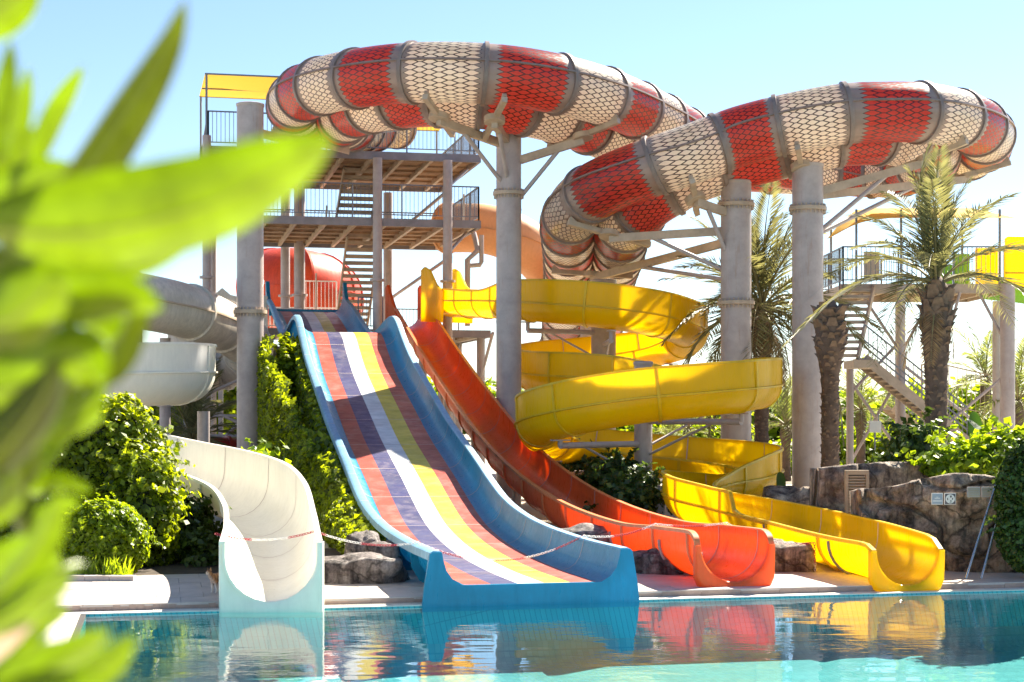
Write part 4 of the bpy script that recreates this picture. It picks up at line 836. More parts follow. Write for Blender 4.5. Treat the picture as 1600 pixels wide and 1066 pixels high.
def rockwall(name, label, outline, d0, thick, seed, lean=0.0, freq=1.5, amp=0.30):
    """outline: list of (px, top_y, depth); a lumpy wall standing on the deck"""
    w = thing(name, label, 'rock wall', tuple(Q(outline[0][0], d0, ZD)))
    xs = [Q(px, d, 0).x for px, _, d in outline]; zs = [H + (YH - y) * d / F for _, y, d in outline]; ds = [d for _, _, d in outline]
    N, K = 150, 60; off = Vector((seed * 5.1, seed * 2.3, 0)); mb = MB(); rg = []
    for i in range(N + 1):
        x = xs[0] + (xs[-1] - xs[0]) * i / N; zt = np.interp(x, xs, zs); y0 = np.interp(x, xs, ds); col = []
        for k in range(K + 1):
            f = k / K
            if f < 0.72: z = zt * (f / 0.72); y = y0 + lean * (f / 0.72); rnd_ = 0.0
            else: g = (f - 0.72) / 0.28; z = zt - 0.05 * g; y = y0 + lean + thick * g
            q = Vector((x, y, z)); k1 = mnoise.fractal(Vector((x * freq, y * freq * .6, z * freq * 1.2)) + off, 1.0, 2.0, 6); cr = abs(mnoise.noise(Vector((x * .9, 0, z * 1.5)) + off * 3)); groove = max(0, 0.07 - cr) / 0.07
            y += -amp * k1 + 0.22 * groove; 
            if f >= 0.72: z += 0.05 * k1
            else: z -= 0.0
            if 0.6 < f < 0.8: y += 0.10 * math.sin((f - 0.6) / 0.2 * math.pi * .5)
            col.append(Vector((x, y, z)))
        col.append(Vector((x, y0 + lean + thick, 0.0))); col.append(Vector((x, y0, 0.0))); rg.append(col)
    mb.rings(rg); mb.build('face', M['rock'], w, 'all'); return w
rw = rockwall('rock_wall', 'sculpted brown rock wall on the right with two small signs', [(1345, 765, 25.2), (1400, 760, 25.0), (1450, 748, 24.7), (1490, 740, 24.5), (1540, 743, 24.4), (1590, 752, 24.3), (1680, 755, 24.3)], 24.5, 0.7, 3)
rw2 = rockwall('rear_rock_wall', 'darker rock wall with a louvred door behind the yellow slide', [(1281, 732, 27.2), (1320, 728, 27.0), (1360, 724, 27.0), (1420, 724, 27.2), (1468, 726, 27.4)], 27, 1.0, 8, amp=.16)
ld = thing('louvred_door', 'tan louvred metal door set in the dark rock wall', 'door', tuple(Q(1338, 26.7, ZD)))
x0, x1 = Q(1320, 26.7, 0).x, Q(1357, 26.7, 0).x; zt = H + (YH - 735) * 26.7 / F; yD = 26.7
mb = MB()
for (a, b_, c_, d_) in ((x0, x0 + .05, ZD, zt), (x1 - .05, x1, ZD, zt), (x0 + .0505, x1 - .0505, zt - .07, zt), (x0 + .0505, x1 - .0505, ZD, ZD + .1)): mb.obox(((a + b_) / 2, yD, (c_ + d_) / 2), ((b_ - a) / 2, 0, 0), (0, .05, 0), (0, 0, (d_ - c_) / 2))
mb.build('frame', M['louvre'], ld)
mb = MB(); mb.obox(((x0 + x1) / 2, yD + .12, (ZD + zt) / 2), ((x1 - x0) / 2 - .04, 0, 0), (0, .01, 0), (0, 0, (zt - ZD) / 2)); mb.build('backing', M['gap'], ld)
z = ZD + .14
while z < zt - .1:
    mb = MB(); mb.obox(((x0 + x1) / 2, yD + .01, z), ((x1 - x0) / 2 - .052, 0, 0), (0, .04, -.018), (0, .004, .012)); mb.build('slat', M['louvre'], ld); z += .047
# signs on the rock
def plate(root, name, px0, px1, y0, y1, d, mat, th=.02, off=0.0):
    p = P((px0 + px1) / 2, (y0 + y1) / 2, d); hw = (px1 - px0) / 2 * d / F; hh_ = (y1 - y0) / 2 * d / F; mb = MB(); mb.obox(p + Vector((0, -off, 0)), (hw, 0, 0), (0, th / 2, 0), (0, 0, hh_)); return mb.build(name, M[mat], root)
sd_ = 24.12
s1 = thing('blue_sign', 'small square grey-blue sign with pale lines on the rock wall', 'sign', tuple(P(1464, 779, sd_)), 'square signs on the rock wall')
plate(s1, 'panel', 1455.3, 1473, 770.6, 788.6, sd_, 'sign_white'); plate(s1, 'field', 1456.2, 1472.1, 771.5, 787.7, sd_, 'sign_blue', .004, .0122)
for y0, y1, w in ((778, 779.2, 4.2), (781.5, 782.4, 7), (783.2, 784, 7), (776.4, 777.2, 1.6)): plate(s1, 'text_line', 1464.2 - w, 1464.2 + w, y0, y1, sd_, 'sign_white', .003, .0152)
s2 = thing('prohibition_sign', 'small square sign with a crossed-out swimmer in a circle', 'sign', tuple(P(1484, 779, sd_)), 'square signs on the rock wall')
plate(s2, 'panel', 1475.4, 1493.2, 770.6, 788.6, sd_, 'sign_white'); plate(s2, 'field', 1476.3, 1492.3, 771.5, 787.7, sd_, 'sign_dark', .004, .0122)
cS = P(1484.3, 779.6, sd_) + Vector((0, -.0165, 0)); k_ = sd_ / F
mb = MB(); mb.rings([[cS + Vector((r_ * k_ * math.cos(a), o, r_ * k_ * math.sin(a))) for a in np.linspace(0, 2 * math.pi, 40, endpoint=False)] for o, r_ in ((.003, 7.2), (0, 7.2), (0, 0.02))], caps=False); mb.build('disc', M['sign_white'], s2)
mb = MB()
for (x_, y_, w_, h_, rot) in ((1.0, 3.6, 1.3, 1.7, .3), (-4.2, -.2, .7, 1.7, .1), (3.6, .4, .8, 1.8, -.2), (.6, -2.8, .9, 1.6, .7), (.4, -5.4, 1.6, .4, 0)):
    c_ = cS + Vector((x_ * k_, -.0022, y_ * k_)); mb.obox(c_, Vector((w_ * math.cos(rot), 0, w_ * math.sin(rot))) * k_, (0, .001, 0), Vector((-h_ * math.sin(rot), 0, h_ * math.cos(rot))) * k_)
mb.build('figure', M['sign_dark'], s2)
mb = MB(); mb.obox(cS + Vector((1.4 * k_, -.0042, .4 * k_)), Vector((.5, 0, .62)) * 5 * k_, (0, .0012, 0), Vector((-.62, 0, .5)) * 1.0 * k_); mb.build('slash', M['sign_white'], s2)
vb = thing('vent_box', 'grey double vent plate on the rock wall right of the signs', 'vent', tuple(P(1533, 769, 23.95)))
for a, b_ in ((1511, 1531), (1533, 1557)):
    plate(vb, 'cover', a, b_, 761, 777, 23.95, 'steel', .03); 
    for k in range(5): plate(vb, 'slat', a + 1.5, b_ - 1.5, 763 + k * 2.7, 764.2 + k * 2.7, 23.95, 'steel_tan', .012, .02)
for (b0, t0, lab) in (((1509, 897, 23.4), (1561, 742, 24.0), 'left of two steel poles leaning on the rock wall'), ((1533, 897, 23.4), (1568, 778, 23.95), 'right, shorter-looking steel pole leaning on the rock wall')):
    mb = MB(); p0 = P(*b0); p0.z = ZD; p1 = P(*t0); mb.tube(p0, p1, .018, n=10); o = mb.build('leaning_pole', M['bright_steel'], None, 40); tag(o, lab, 'pole', 'steel poles leaning on the rock')
fl_ = thing('equipment_box', 'pale square box on a thin pole with two rods, behind the rock wall', 'box', tuple(Q(1367, 34, 0)))
mb = MB(); mb.obox(P(1367, 667, 34), (.12, 0, 0), (0, .06, 0), (0, 0, .12)); mb.build('case', M['coping'], fl_)
mb = MB(); mb.tube(Q(1367, 34, 0), P(1367, 676, 34), .018); mb.tube(P(1361, 658, 34), P(1361, 645, 34), .012); mb.tube(P(1373, 658, 34), P(1373, 646, 34), .012); mb.build('pole', M['steel_dark'], fl_)

# ------------------------------------------------------------------ foliage
def quads(c, nrm, size, aspect=1.5, jit=0.7, rng=np.random):
    n = len(c); nn = nrm + rng.normal(0, jit, (n, 3)) + np.array([0.25, 0.15, 0.45]); nn /= np.linalg.norm(nn, axis=1)[:, None]
    up = rng.normal(0, 1, (n, 3)); up[:, 2] -= 0.8; s = np.cross(nn, up); s /= np.linalg.norm(s, axis=1)[:, None]; u = np.cross(s, nn)
    sz = (size * rng.uniform(0.6, 1.35, n))[:, None]; L = u * sz * aspect * .5; Wd = s * sz * .5
    return np.stack([c - L, c + Wd + nn * sz * .08, c + L, c - Wd + nn * sz * .08], 1)
def ell_pts(n, c, rad, lump=0.26, freq=1.6, seed=0, zmin=None, shell=0.22):
    v = np.random.normal(0, 1, (n, 3)); v /= np.linalg.norm(v, axis=1)[:, None]
    k = np.array([mnoise.noise(Vector(a) * freq * 1.7 + Vector((seed, seed * 2, 0))) + .5 * mnoise.noise(Vector(a) * freq * 4 + Vector((seed, 0, 9))) for a in v])
    rr = (1 + lump * k - shell * np.random.rand(n) ** 2)[:, None]; p = v * rr * np.array(rad) + np.array(c)
    if zmin is not None: q = p[:, 2] > zmin; p, v = p[q], v[q]
    return p, v
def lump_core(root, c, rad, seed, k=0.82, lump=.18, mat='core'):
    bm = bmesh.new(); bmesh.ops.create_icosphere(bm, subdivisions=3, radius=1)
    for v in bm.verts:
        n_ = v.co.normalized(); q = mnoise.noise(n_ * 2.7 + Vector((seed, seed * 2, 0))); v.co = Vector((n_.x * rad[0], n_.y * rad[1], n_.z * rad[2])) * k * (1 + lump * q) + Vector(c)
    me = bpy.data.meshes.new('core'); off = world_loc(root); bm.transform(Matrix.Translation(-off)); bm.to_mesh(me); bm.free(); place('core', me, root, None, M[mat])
def shrub(name, label, cat, blobs, n, size, mat, base, zmin=ZD, lump=.28, group=None, aspect=1.4, jit=.7, core=True, sprig=70):
    root = thing(name, label, cat, base, group); V = []
    tot = sum((r_[0] * r_[2] + r_[0] * r_[1] + r_[1] * r_[2]) for _, r_ in blobs)
    for i, (c, r_) in enumerate(blobs):
        m_ = int(n * (r_[0] * r_[2] + r_[0] * r_[1] + r_[1] * r_[2]) / tot); p, v = ell_pts(m_, c, r_, lump, 1.6, i * 3.3 + len(label), zmin); V.append(quads(p, v, size, aspect, jit))
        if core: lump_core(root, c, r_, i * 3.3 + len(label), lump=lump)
    for i, (c, r_) in enumerate(blobs):        # loose sprigs that break the outline
        for q in range(sprig):
            v = np.random.normal(0, 1, 3); v[2] = abs(v[2]) * .9 - .1; v /= np.linalg.norm(v); p0 = np.array(c) + v * np.array(r_) * .96; L = size * random.uniform(2.5, 6); d = v + np.random.normal(0, .45, 3) + np.array([0, 0, .25]); d /= np.linalg.norm(d); k = int(L / size * 2.2) + 2
            pp = np.array([p0 + d * L * t_ - np.array([0, 0, .35 * L * t_ * t_]) for t_ in np.linspace(0, 1, k)]) + np.random.normal(0, size * .22, (k, 3)); pp = pp[pp[:, 2] > (zmin or 0)]
            if len(pp): V.append(quads(pp, np.tile(v, (len(pp), 1)), size * .95, aspect, jit))
    V = np.concatenate(V) - np.array(world_loc(root)); place('foliage', leafmesh('foliage', V, M[mat]), root); tag(root.children[-1], kind='stuff')
    return root
def B(px, y, d, rx, ry, rz): return (tuple(P(px, y, d)), (rx * d / F, ry, rz * d / F))
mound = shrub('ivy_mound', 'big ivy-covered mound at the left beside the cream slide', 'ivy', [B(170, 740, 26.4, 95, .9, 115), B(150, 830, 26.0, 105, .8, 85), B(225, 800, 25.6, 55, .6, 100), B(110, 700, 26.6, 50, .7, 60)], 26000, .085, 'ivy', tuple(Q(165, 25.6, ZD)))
shrub('round_bush', 'rounded bright green bush in front of the ivy mound', 'bush', [B(162, 848, 24.1, 68, .5, 66)], 13000, .05, 'bush', tuple(Q(162, 23.8, ZD)), lump=.10)
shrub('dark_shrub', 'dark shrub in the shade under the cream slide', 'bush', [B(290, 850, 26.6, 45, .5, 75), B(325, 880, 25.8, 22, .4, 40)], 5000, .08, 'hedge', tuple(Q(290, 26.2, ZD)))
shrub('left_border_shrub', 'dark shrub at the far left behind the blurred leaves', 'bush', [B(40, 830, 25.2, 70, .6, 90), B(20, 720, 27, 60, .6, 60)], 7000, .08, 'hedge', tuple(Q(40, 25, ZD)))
# ivy curtain on the left flank of the striped slide
iv = thing('ivy_curtain', 'curtain of ivy hanging down the left flank of the striped slide', 'ivy', G(-0.3, 12, ZD))
n = 56000; s_ = 5.0 + 15.6 * np.random.rand(n) ** 0.8; f = np.random.rand(n)
top = np.array([zr(x) - .22 for x in s_]); z = ZD + (top - ZD) * f
pos = np.zeros((n, 3)); nz = np.array([mnoise.noise(Vector((a * .7, b_ * 1.1, 3))) + .5 * mnoise.noise(Vector((a * 2.2, b_ * 2.8, 1))) for a, b_ in zip(s_, z)])
bulge = 0.30 + 0.30 * nz + .22 * np.sin(np.clip(f, 0, 1) * math.pi) + .07 * np.clip(s_ - 9.5, 0, 10)
bulge = np.clip(bulge + .06, .16, 1.1) - .22 * np.random.rand(n) ** 2
in_ = np.random.rand(n) < .35; bulge = np.where(in_, np.random.uniform(-.04, .28, n), bulge); z = np.where(in_, ZD + (top + .1 - ZD) * f, z)
e1, e2, oo = np.array(E1), np.array(E2), np.array(O0); pos = oo + np.outer(AO + 0.10 - bulge, e1) + np.outer(s_, e2); pos[:, 2] = z
V = quads(pos, np.tile(-e1 * .8 - e2 * .5 + np.array([0, 0, .2]), (n, 1)), .105, 1.35, .65) - np.array(world_loc(iv)); place('foliage', leafmesh('foliage', V, M['ivy']), iv); tag(iv.children[-1], kind='stuff')
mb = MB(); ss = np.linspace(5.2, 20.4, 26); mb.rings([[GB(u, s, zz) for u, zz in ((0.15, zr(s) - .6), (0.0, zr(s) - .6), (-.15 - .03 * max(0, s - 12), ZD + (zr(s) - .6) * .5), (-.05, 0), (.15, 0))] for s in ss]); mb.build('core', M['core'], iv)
# ivy at the back end, in front of the slim post
shrub('ivy_pillar', 'ivy growing up the rear end of the striped slide base', 'ivy', [B(447, 640, 40, 20, .5, 95), B(466, 760, 36, 28, .6, 90), B(449, 570, 41, 15, .4, 28)], 12000, .12, 'ivy', tuple(Q(455, 40, ZD)), sprig=14)
# planting around the spiral
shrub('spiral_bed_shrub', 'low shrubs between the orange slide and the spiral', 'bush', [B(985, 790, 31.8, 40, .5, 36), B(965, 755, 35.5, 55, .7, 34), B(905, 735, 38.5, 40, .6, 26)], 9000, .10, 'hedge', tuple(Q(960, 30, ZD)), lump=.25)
shrub('sunny_bush', 'sunlit broad-leaved bush above the rock wall at the right', 'bush', [B(1478, 730, 27.5, 36, .6, 26), B(1540, 722, 27.0, 55, .6, 26), B(1592, 708, 26.6, 40, .6, 34), B(1510, 722, 28, 36, .5, 22)], 5600, .13, 'bigleaf', tuple(Q(1530, 27, ZD)), lump=.25, aspect=1.1, sprig=22)
shrub('dark_bush', 'dark bush at the foot of the tall right palm', 'bush', [B(1432, 700, 31, 26, .6, 34), B(1412, 720, 32, 30, .5, 22)], 3500, .11, 'hedge', tuple(Q(1430, 31, ZD)), lump=.25, sprig=25)
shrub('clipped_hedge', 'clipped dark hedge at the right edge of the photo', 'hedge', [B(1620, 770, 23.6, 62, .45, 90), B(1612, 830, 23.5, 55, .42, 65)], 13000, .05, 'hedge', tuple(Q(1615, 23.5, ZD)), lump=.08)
shrub('creeper_top', 'creeper with broad leaves along the top of the cream slide', 'creeper', [B(352, 716, 30.5, 45, .3, 12), B(400, 735, 30, 18, .25, 10)], 420, .15, 'bigleaf', tuple(Q(370, 30, ZD)), zmin=1.2, lump=.3, aspect=1.2, core=False, sprig=5)
shrub('far_hedge_left', 'sunny green shrubs far behind the left columns', 'bush', [B(300, 650, 58, 50, 1, 40), B(385, 650, 58, 30, 1, 45), B(240, 660, 58, 40, 1, 40)], 5000, .22, 'bush', tuple(Q(300, 58, 0)), zmin=0)
shrub('far_hedge_right', 'green shrubs far behind the spiral and right columns', 'bush', [B(1100, 705, 62, 70, 1, 34), B(1225, 735, 62, 40, 1, 26), B(1000, 705, 62, 60, 1, 34), B(1340, 705, 62, 50, 1, 20), B(1420, 695, 60, 60, 1, 24), B(1530, 690, 60, 60, 1, 26)], 8000, .25, 'bush', tuple(Q(1200, 62, 0)), zmin=0)
shrub('far_tree_line', 'row of hazy trees far behind the whole park', 'trees', [B(x_, 655 + 8 * math.sin(x_), 130, 90, 3, 26) for x_ in range(-40, 1700, 95)], 12000, .6, 'bush', tuple(Q(800, 130, 0)), zmin=0)
gt_ = thing('grass_tufts', 'thin weeds and grass along the foot of the round bush', 'grass', tuple(Q(150, 23.2, ZD)))
V = []
for k in range(160):
    px = random.choice((105, 120, 145, 168, 185, 195)) + random.gauss(0, 6); p = Q(px, 23.35 + random.uniform(-.08, .12), ZD); h = random.uniform(.1, .38); d = Vector((random.gauss(0, .3), random.gauss(0, .3), 1)).normalized(); w = .012
    V.append([p + Vector((-w, 0, 0)), p + d * h * .6 + Vector((-w * .8, 0, 0)), p + d * h + Vector((random.gauss(0, .03), 0, 0)), p + d * h * .5 + Vector((w, 0, 0))])
place('blades', leafmesh('blades', np.array(V) - np.array(world_loc(gt_)), M['bush']), gt_); gt_.children[-1]['kind'] = 'stuff'
mb = MB(); x_ = -5.9
kb = thing('stone_edging', 'low stone edging in front of the round bush', 'edging', G(-5, 1.3, ZD))
for k in range(5):
    mb = MB(); w = .42; mb.obox(Q(40 + k * 38, 23.15, ZD + .035), (.17, 0, 0), (0, .09, 0), (0, 0, .035 + random.uniform(0, .01))); o = mb.build('edging_stone', M['slab'], kb)

# palms
def frond_mesh(name, L, droop, nleaf=46, ll=0.5, mat='frond', lw=.03, up=.9):
    mb = MB(); pts = []
    for i in range(14):
        f = i / 13; pts.append(Vector((L * (f - .12 * droop * f * f), 0, up * L * .25 * f - droop * L * .55 * f ** 2.2)))
    mb.pipe(pts, [max(.006, .028 * (1 - f / 13)) for f in range(14)], 5); nr = len(mb.f)
    for k in range(nleaf):
        f = .14 + .86 * k / (nleaf - 1); x_ = f * 13; i = min(12, int(x_)); p = pts[i].lerp(pts[i + 1], x_ - i); T_ = (pts[i + 1] - pts[i]).normalized(); l = ll * (math.sin(math.pi * min(1, .18 + .82 * f)) * .75 + .32)
        for sd in (-1, 1):
            d = (T_ * .75 + Vector((0, sd, 0)) * .75 + Vector((0, 0, random.uniform(-.05, .35)))).normalized(); tip = p + d * l + Vector((0, 0, -l * random.uniform(.05, .35))); w = Vector((0, 0, 1)).cross(d).normalized() * lw * .5; mid = p.lerp(tip, .45) + Vector((0, 0, .03 * l))
            mb.add([p, mid - w, tip, mid + w], [(0, 1, 2, 3)])
    me = mb.mesh(name); me.materials.append(M['rachis']); me.materials.append(M[mat])
    ix = [0] * nr + [1] * (len(me.polygons) - nr); me.polygons.foreach_set('material_index', ix); return me
FR = [frond_mesh('frond', 2.3, dr, 46, .48, 'frond', .031, u) for dr, u in ((.5, 1.6), (.8, 1.2), (1.15, .9), (1.6, .4))]
FF = [frond_mesh('frond', 2.3, dr, 26, .5, 'frond_far', .05, u) for dr, u in ((.5, 1.6), (.9, 1.2), (1.3, .7))]
M['dead'] = leafmat('dead_leaflet', (.20, .13, .06), (.30, .20, .09), .3, (.4, .26, .1)); FDEAD = frond_mesh('dead_frond', 2.0, .5, 36, .4, 'dead', .03, .3)
def palm(label, px, d, ztop, r, n=30, scale=1.0, far=False, pitch=(-75, 25), boots=True, swell=1.35, crown=True, group=None, zb=0.0, seed=1, dead=0):
    rnd = random.Random(seed); base = Q(px, d, zb); t = thing('palm_tree', label, 'palm tree', base, group); Hh = ztop - zb
    prof = []; K = 40
    for i in range(K + 1):
        f = i / K; rr = r * (1.18 - .25 * min(1, f * 3)); rr *= (1 + (swell - 1) * math.exp(-((f - .88) / .12) ** 2)); rr *= 1 + .05 * math.sin(i * 2.4) + rnd.uniform(-.03, .03); prof.append((rr, Hh * f))
    prof += [(r * .8, Hh * 1.03), (r * .4, Hh * 1.06)]
    mb = MB(); mb.lathe(base, prof, 20); mb.build('trunk', M['trunk'], t, 60)
    if boots:
        mb = MB(); nb = int(Hh / .072); g = 2.39996
        for k in range(nb * 5):
            f = (k + .5) / (nb * 5); z_ = Hh * f + rnd.uniform(-.03, .03); a = k * g + rnd.uniform(-.3, .3); rr = np.interp(z_, [p_[1] for p_ in prof], [p_[0] for p_ in prof]); o = Vector((math.cos(a), math.sin(a), 0)); s_ = Vector((-o.y, o.x, 0)); big = .62 + 1.5 * max(0, (f - .70) / .30)
            c = base + Z3 * z_ + o * (rr * .97); w = .085 * r / .22 * big * rnd.uniform(.55, 1.25); h = .075 * big * rnd.uniform(.4, 1.6); out_ = .05 * big * rnd.uniform(.2, 1.9)
            mb.add([c - s_ * w, c + s_ * w, c + s_ * w * .5 + Z3 * h * 1.2 + o * out_, c - s_ * w * .5 + Z3 * h * 1.2 + o * out_, c + Z3 * h * .9 - o * .02 - s_ * w * .6, c + Z3 * h * .9 - o * .02 + s_ * w * .6], [(0, 1, 2, 3), (3, 2, 5, 4), (0, 3, 4), (1, 5, 2)])
        tag(mb.build('leaf_bases', M['boot'], t), kind='stuff')
    if crown and dead:
        for k in range(dead):
            az = k * 2.4 + 1; mw = Matrix.Translation(base + Z3 * (Hh * .97)) @ Matrix.Rotation(az, 4, 'Z') @ Matrix.Rotation(R(rnd.uniform(48, 72)), 4, 'Y') @ Matrix.Diagonal((scale * rnd.uniform(.5, .75),) * 3 + (1,)); place('dead_frond', FDEAD, t, mw)
    if crown:
        fr = FF if far else FR
        for k in range(n):
            f = k / n; az = k * 2.39996 + rnd.uniform(-.2, .2); pt = R(pitch[0] + (pitch[1] - pitch[0]) * f ** .9); me = fr[min(len(fr) - 1, int(f * len(fr)))]
            mw = Matrix.Translation(base + Z3 * (Hh * 1.0 + .1)) @ Matrix.Rotation(az, 4, 'Z') @ Matrix.Rotation(pt, 4, 'Y') @ Matrix.Diagonal((scale * rnd.uniform(.85, 1.1),) * 3 + (1,)); place('frond', me, t, mw)
    return t
palm('tall palm with a full crown at the right, in front of the stair tower', 1463, 33, 4.95, .24, 21, 1.18, pitch=(-86, -10), seed=3, dead=5, group='palms in the park')
palm('leafless palm stump with a swollen shaggy head beside the right column', 1297, 36.2, 4.7, .21, 0, 1, crown=False, swell=1.75, seed=5, group='palms in the park')
palm('shaggy palm between the two right columns, drooping fronds', 1190, 43, 5.1, .2, 40, 1.45, pitch=(-72, 28), seed=9, dead=9, group='palms in the park')
palm('short palm behind the left columns', 300, 45, 1.6, .2, 24, 1.1, pitch=(-75, 10), seed=12, group='palms in the park')
for px, d, z_, sc, lab in ((1228, 56, 1.9, .95, 'small far palm seen between spiral and right column'), (1345, 58, 2.4, .9, 'small far palm right of the leafless palm'), (1540, 60, 3.6, 1.0, 'far palm behind the stair tower on the right'), (1075, 60, 1.7, .9, 'far palm seen through the lower yellow loops'), (1590, 52, 2.7, 1.0, 'far palm cut by the right edge of the photo'), (66, 60, 9.5, .8, 'distant palm top poking out behind the blurred leaves'), (1395, 64, 2.0, .8, 'far palm behind the slim equipment box'), (1050, 56, 1.2, .7, 'dark stubby far palm behind the slim spiral column')):
    palm(lab, px, d, z_, .17, 18, sc, far=True, pitch=(-70, 15), boots=False, seed=px, group='palms in the park')
# banana plants
def banana(label, px, d, hs, seed, zb=0.6):
    rnd = random.Random(seed); base = Q(px, d, zb); t = thing('banana_plant', label, 'banana plant', base, 'banana plants'); mb = MB(); mb.lathe(base, [(.1, 0), (.08, 1.0), (.05, 1.3)], 12); mb.build('stem', M['rachis'], t, 40)
    for (az, tilt, L, w, bend) in hs:
        rg = []; n = 12; D_ = Vector((math.cos(az), math.sin(az), 0)); S_ = Vector((-D_.y, D_.x, 0))
        for i in range(n + 1):
            f = i / n; c = base + Z3 * 1.2 + (D_ * math.cos(tilt) + Z3 * math.sin(tilt)) * (L * f) - Z3 * bend * f * f * L; ww = w * (math.sin(math.pi * min(1, f * .9 + .08)) ** .6) * (.15 if f < .12 else 1); rg.append([c - S_ * ww + Z3 * ww * .35, c, c + S_ * ww + Z3 * ww * .35])
        mb = MB(); mb.rings([r_ + [p - Z3 * .006 for p in r_[::-1]] for r_ in rg]); mb.build('leaf', M['banana'], t, 60)
banana('banana plant with broad leaves at the right edge', 1575, 29.5, [(2.9, .7, 1.5, .16, .35), (2.4, 1.0, 1.5, .17, .2), (.3, .8, 1.4, .18, .5), (3.6, .4, 1.3, .15, .3), (-.9, 1.1, 1.1, .18, .1), (5.2, .5, 1.0, .16, .5)], 3, zb=.2)
banana('banana plant with arching leaves beside the tall palm', 1530, 31, [(2.6, .9, 1.5, .15, .3), (3.2, .5, 1.5, .14, .45), (.6, 1.0, 1.3, .15, .4), (1.6, 1.3, 1.3, .15, .2), (4.4, .6, 1.1, .15, .5)], 4, zb=.3)
banana('small banana plant behind the yellow slide', 1222, 34.5, [(.4, .6, .9, .1, .5), (2.7, .7, .9, .1, .5), (1.5, 1.1, 1.0, .1, .3), (4.5, .6, .8, .1, .5)], 6, zb=-.6)

# ------------------------------------------------------------------ barrier chain
lk = MB(); n1, n2 = 10, 5; Lh, Rw, rr = .017, .0125, .0042
pts = [Vector((Lh / 2 + Rw * math.cos(a), Rw * math.sin(a), 0)) for a in np.linspace(-math.pi / 2, math.pi / 2, 5)] + [Vector((-Lh / 2 + Rw * math.cos(a), Rw * math.sin(a), 0)) for a in np.linspace(math.pi / 2, 1.5 * math.pi, 5)]
rg = []
for i, p in enumerate(pts):
    c = p.normalized() if p.length else Vector((1, 0, 0)); rg.append([p + c * (rr * math.cos(a)) + Z3 * (rr * math.sin(a)) for a in np.linspace(0, 2 * math.pi, n2, endpoint=False)])
lk.rings(rg + [rg[0]], caps=False); LR = lk.mesh('chain_link', smooth='all'); LR.materials.append(M['chain_red']); LW = lk.mesh('chain_link', smooth='all'); LW.materials.append(M['chain_white'])
cnt = 0
def chain(label, p0, p1, sag):
    global cnt
    t = thing('barrier_chain', label, 'chain', p0, 'red and white barrier chains'); L = (p1 - p0).length; m_ = 200
    path = [p0.lerp(p1, i / m_) - Z3 * (sag * 4 * (i / m_) * (1 - i / m_)) for i in range(m_ + 1)]; acc = [0]
    for a, b_ in zip(path[:-1], path[1:]): acc.append(acc[-1] + (b_ - a).length)
    k = 0; s = .02
    while s < acc[-1] - .01:
        i = min(m_ - 1, int(np.searchsorted(acc, s)) - 1); i = max(i, 0); f = (s - acc[i]) / max(1e-6, acc[i + 1] - acc[i]); p = path[i].lerp(path[i + 1], f); T_ = (path[i + 1] - path[i]).normalized()
        q = T_.to_track_quat('X', 'Z').to_matrix().to_4x4(); mw = Matrix.Translation(p) @ q @ Matrix.Rotation(R(45 + 90 * (k % 2)), 4, 'X') @ Matrix.Scale(1.15, 4)
        place('chain_link', LR if ((cnt // 13) % 2 == 0) else LW, t, mw); k += 1; cnt += 1; s += .0385
zw = lambda b: zr(b) + .05
A0, A1 = P(336, 834, 22.0), P(492, 830, 22.0); A2 = GB(0.05, 1.45, zr(1.45) + .045); A3 = GB(W - .05, 2.2, zr(2.2) + .045); A4 = G(OC - .56, OB + 1.9, zo(1.9) + .045); A5 = G(OC + .56, OB + 1.9, zo(1.9) + .045)
i6 = near_y(1330, 24.4, .14); A6 = Vector(yp[i6]) - Vector(yS[i6]) * -.58 * -1 + Z3 * .42
A6 = Vector(yp[i6]) + Vector(yS[i6]) * .56 + Z3 * .40
chain('chain across the cream slide mouth', A0, A1, .10); chain('chain from the cream slide to the striped slide', A1, A2, .10); chain('chain sagging across the striped slide', A2, A3, .30); chain('chain from the striped slide to the orange slide', A3, A4, .08); chain('chain across the orange slide', A4, A5, .04); chain('chain from the orange slide to the yellow slide', A5, A6, .12); chain('loose chain end hanging from the yellow slide bracket', A6, Vector((A6.x + .01, A6.y - .02, ZD + .02)), 0)

# ------------------------------------------------------------------ cat
def skin(name, verts, edges, radii, parent, mat, root=0, sub=2, mw=None):
    me = bpy.data.meshes.new(name); me.from_pydata(verts, edges, []); o = place(name, me, parent, None, mat)
    sk = o.modifiers.new('skin', 'SKIN'); sk.use_smooth_shade = True; me.skin_vertices or None
    if not me.skin_vertices: 
        bm = bmesh.new(); bm.from_mesh(me); bm.verts.layers.skin.verify(); bm.to_mesh(me); bm.free()
    for v, r_ in zip(me.skin_vertices[0].data, radii): v.radius = (r_, r_) if isinstance(r_, (int, float)) else r_
    me.skin_vertices[0].data[root].use_root = True
    sb = o.modifiers.new('sub', 'SUBSURF'); sb.levels = sub; sb.render_levels = sub; return o
m, nt, b, out = newmat('cat_fur'); tc = nt.nodes.new('ShaderNodeTexCoord'); sp = nt.nodes.new('ShaderNodeSeparateXYZ'); nt.links.new(tc.outputs['Object'], sp.inputs[0])
nf = noise_fac(nt, 22, 3, .6, stretch=(3, 1, .6)); rp = ramp(nt, [(.42, (.16, .08, .035)), (.58, (.52, .25, .10))]); nt.links.new(nf, rp.inputs[0])
gr1 = nt.nodes.new('ShaderNodeMath'); gr1.operation = 'MULTIPLY_ADD'; gr1.inputs[1].default_value = 1.35; nt.links.new(sp.outputs[0], gr1.inputs[0]); nt.links.new(sp.outputs[2], gr1.inputs[2])
r2 = ramp(nt, [(.10, 1.0), (.17, 0.0)]); nt.links.new(gr1.outputs[0], r2.inputs[0])
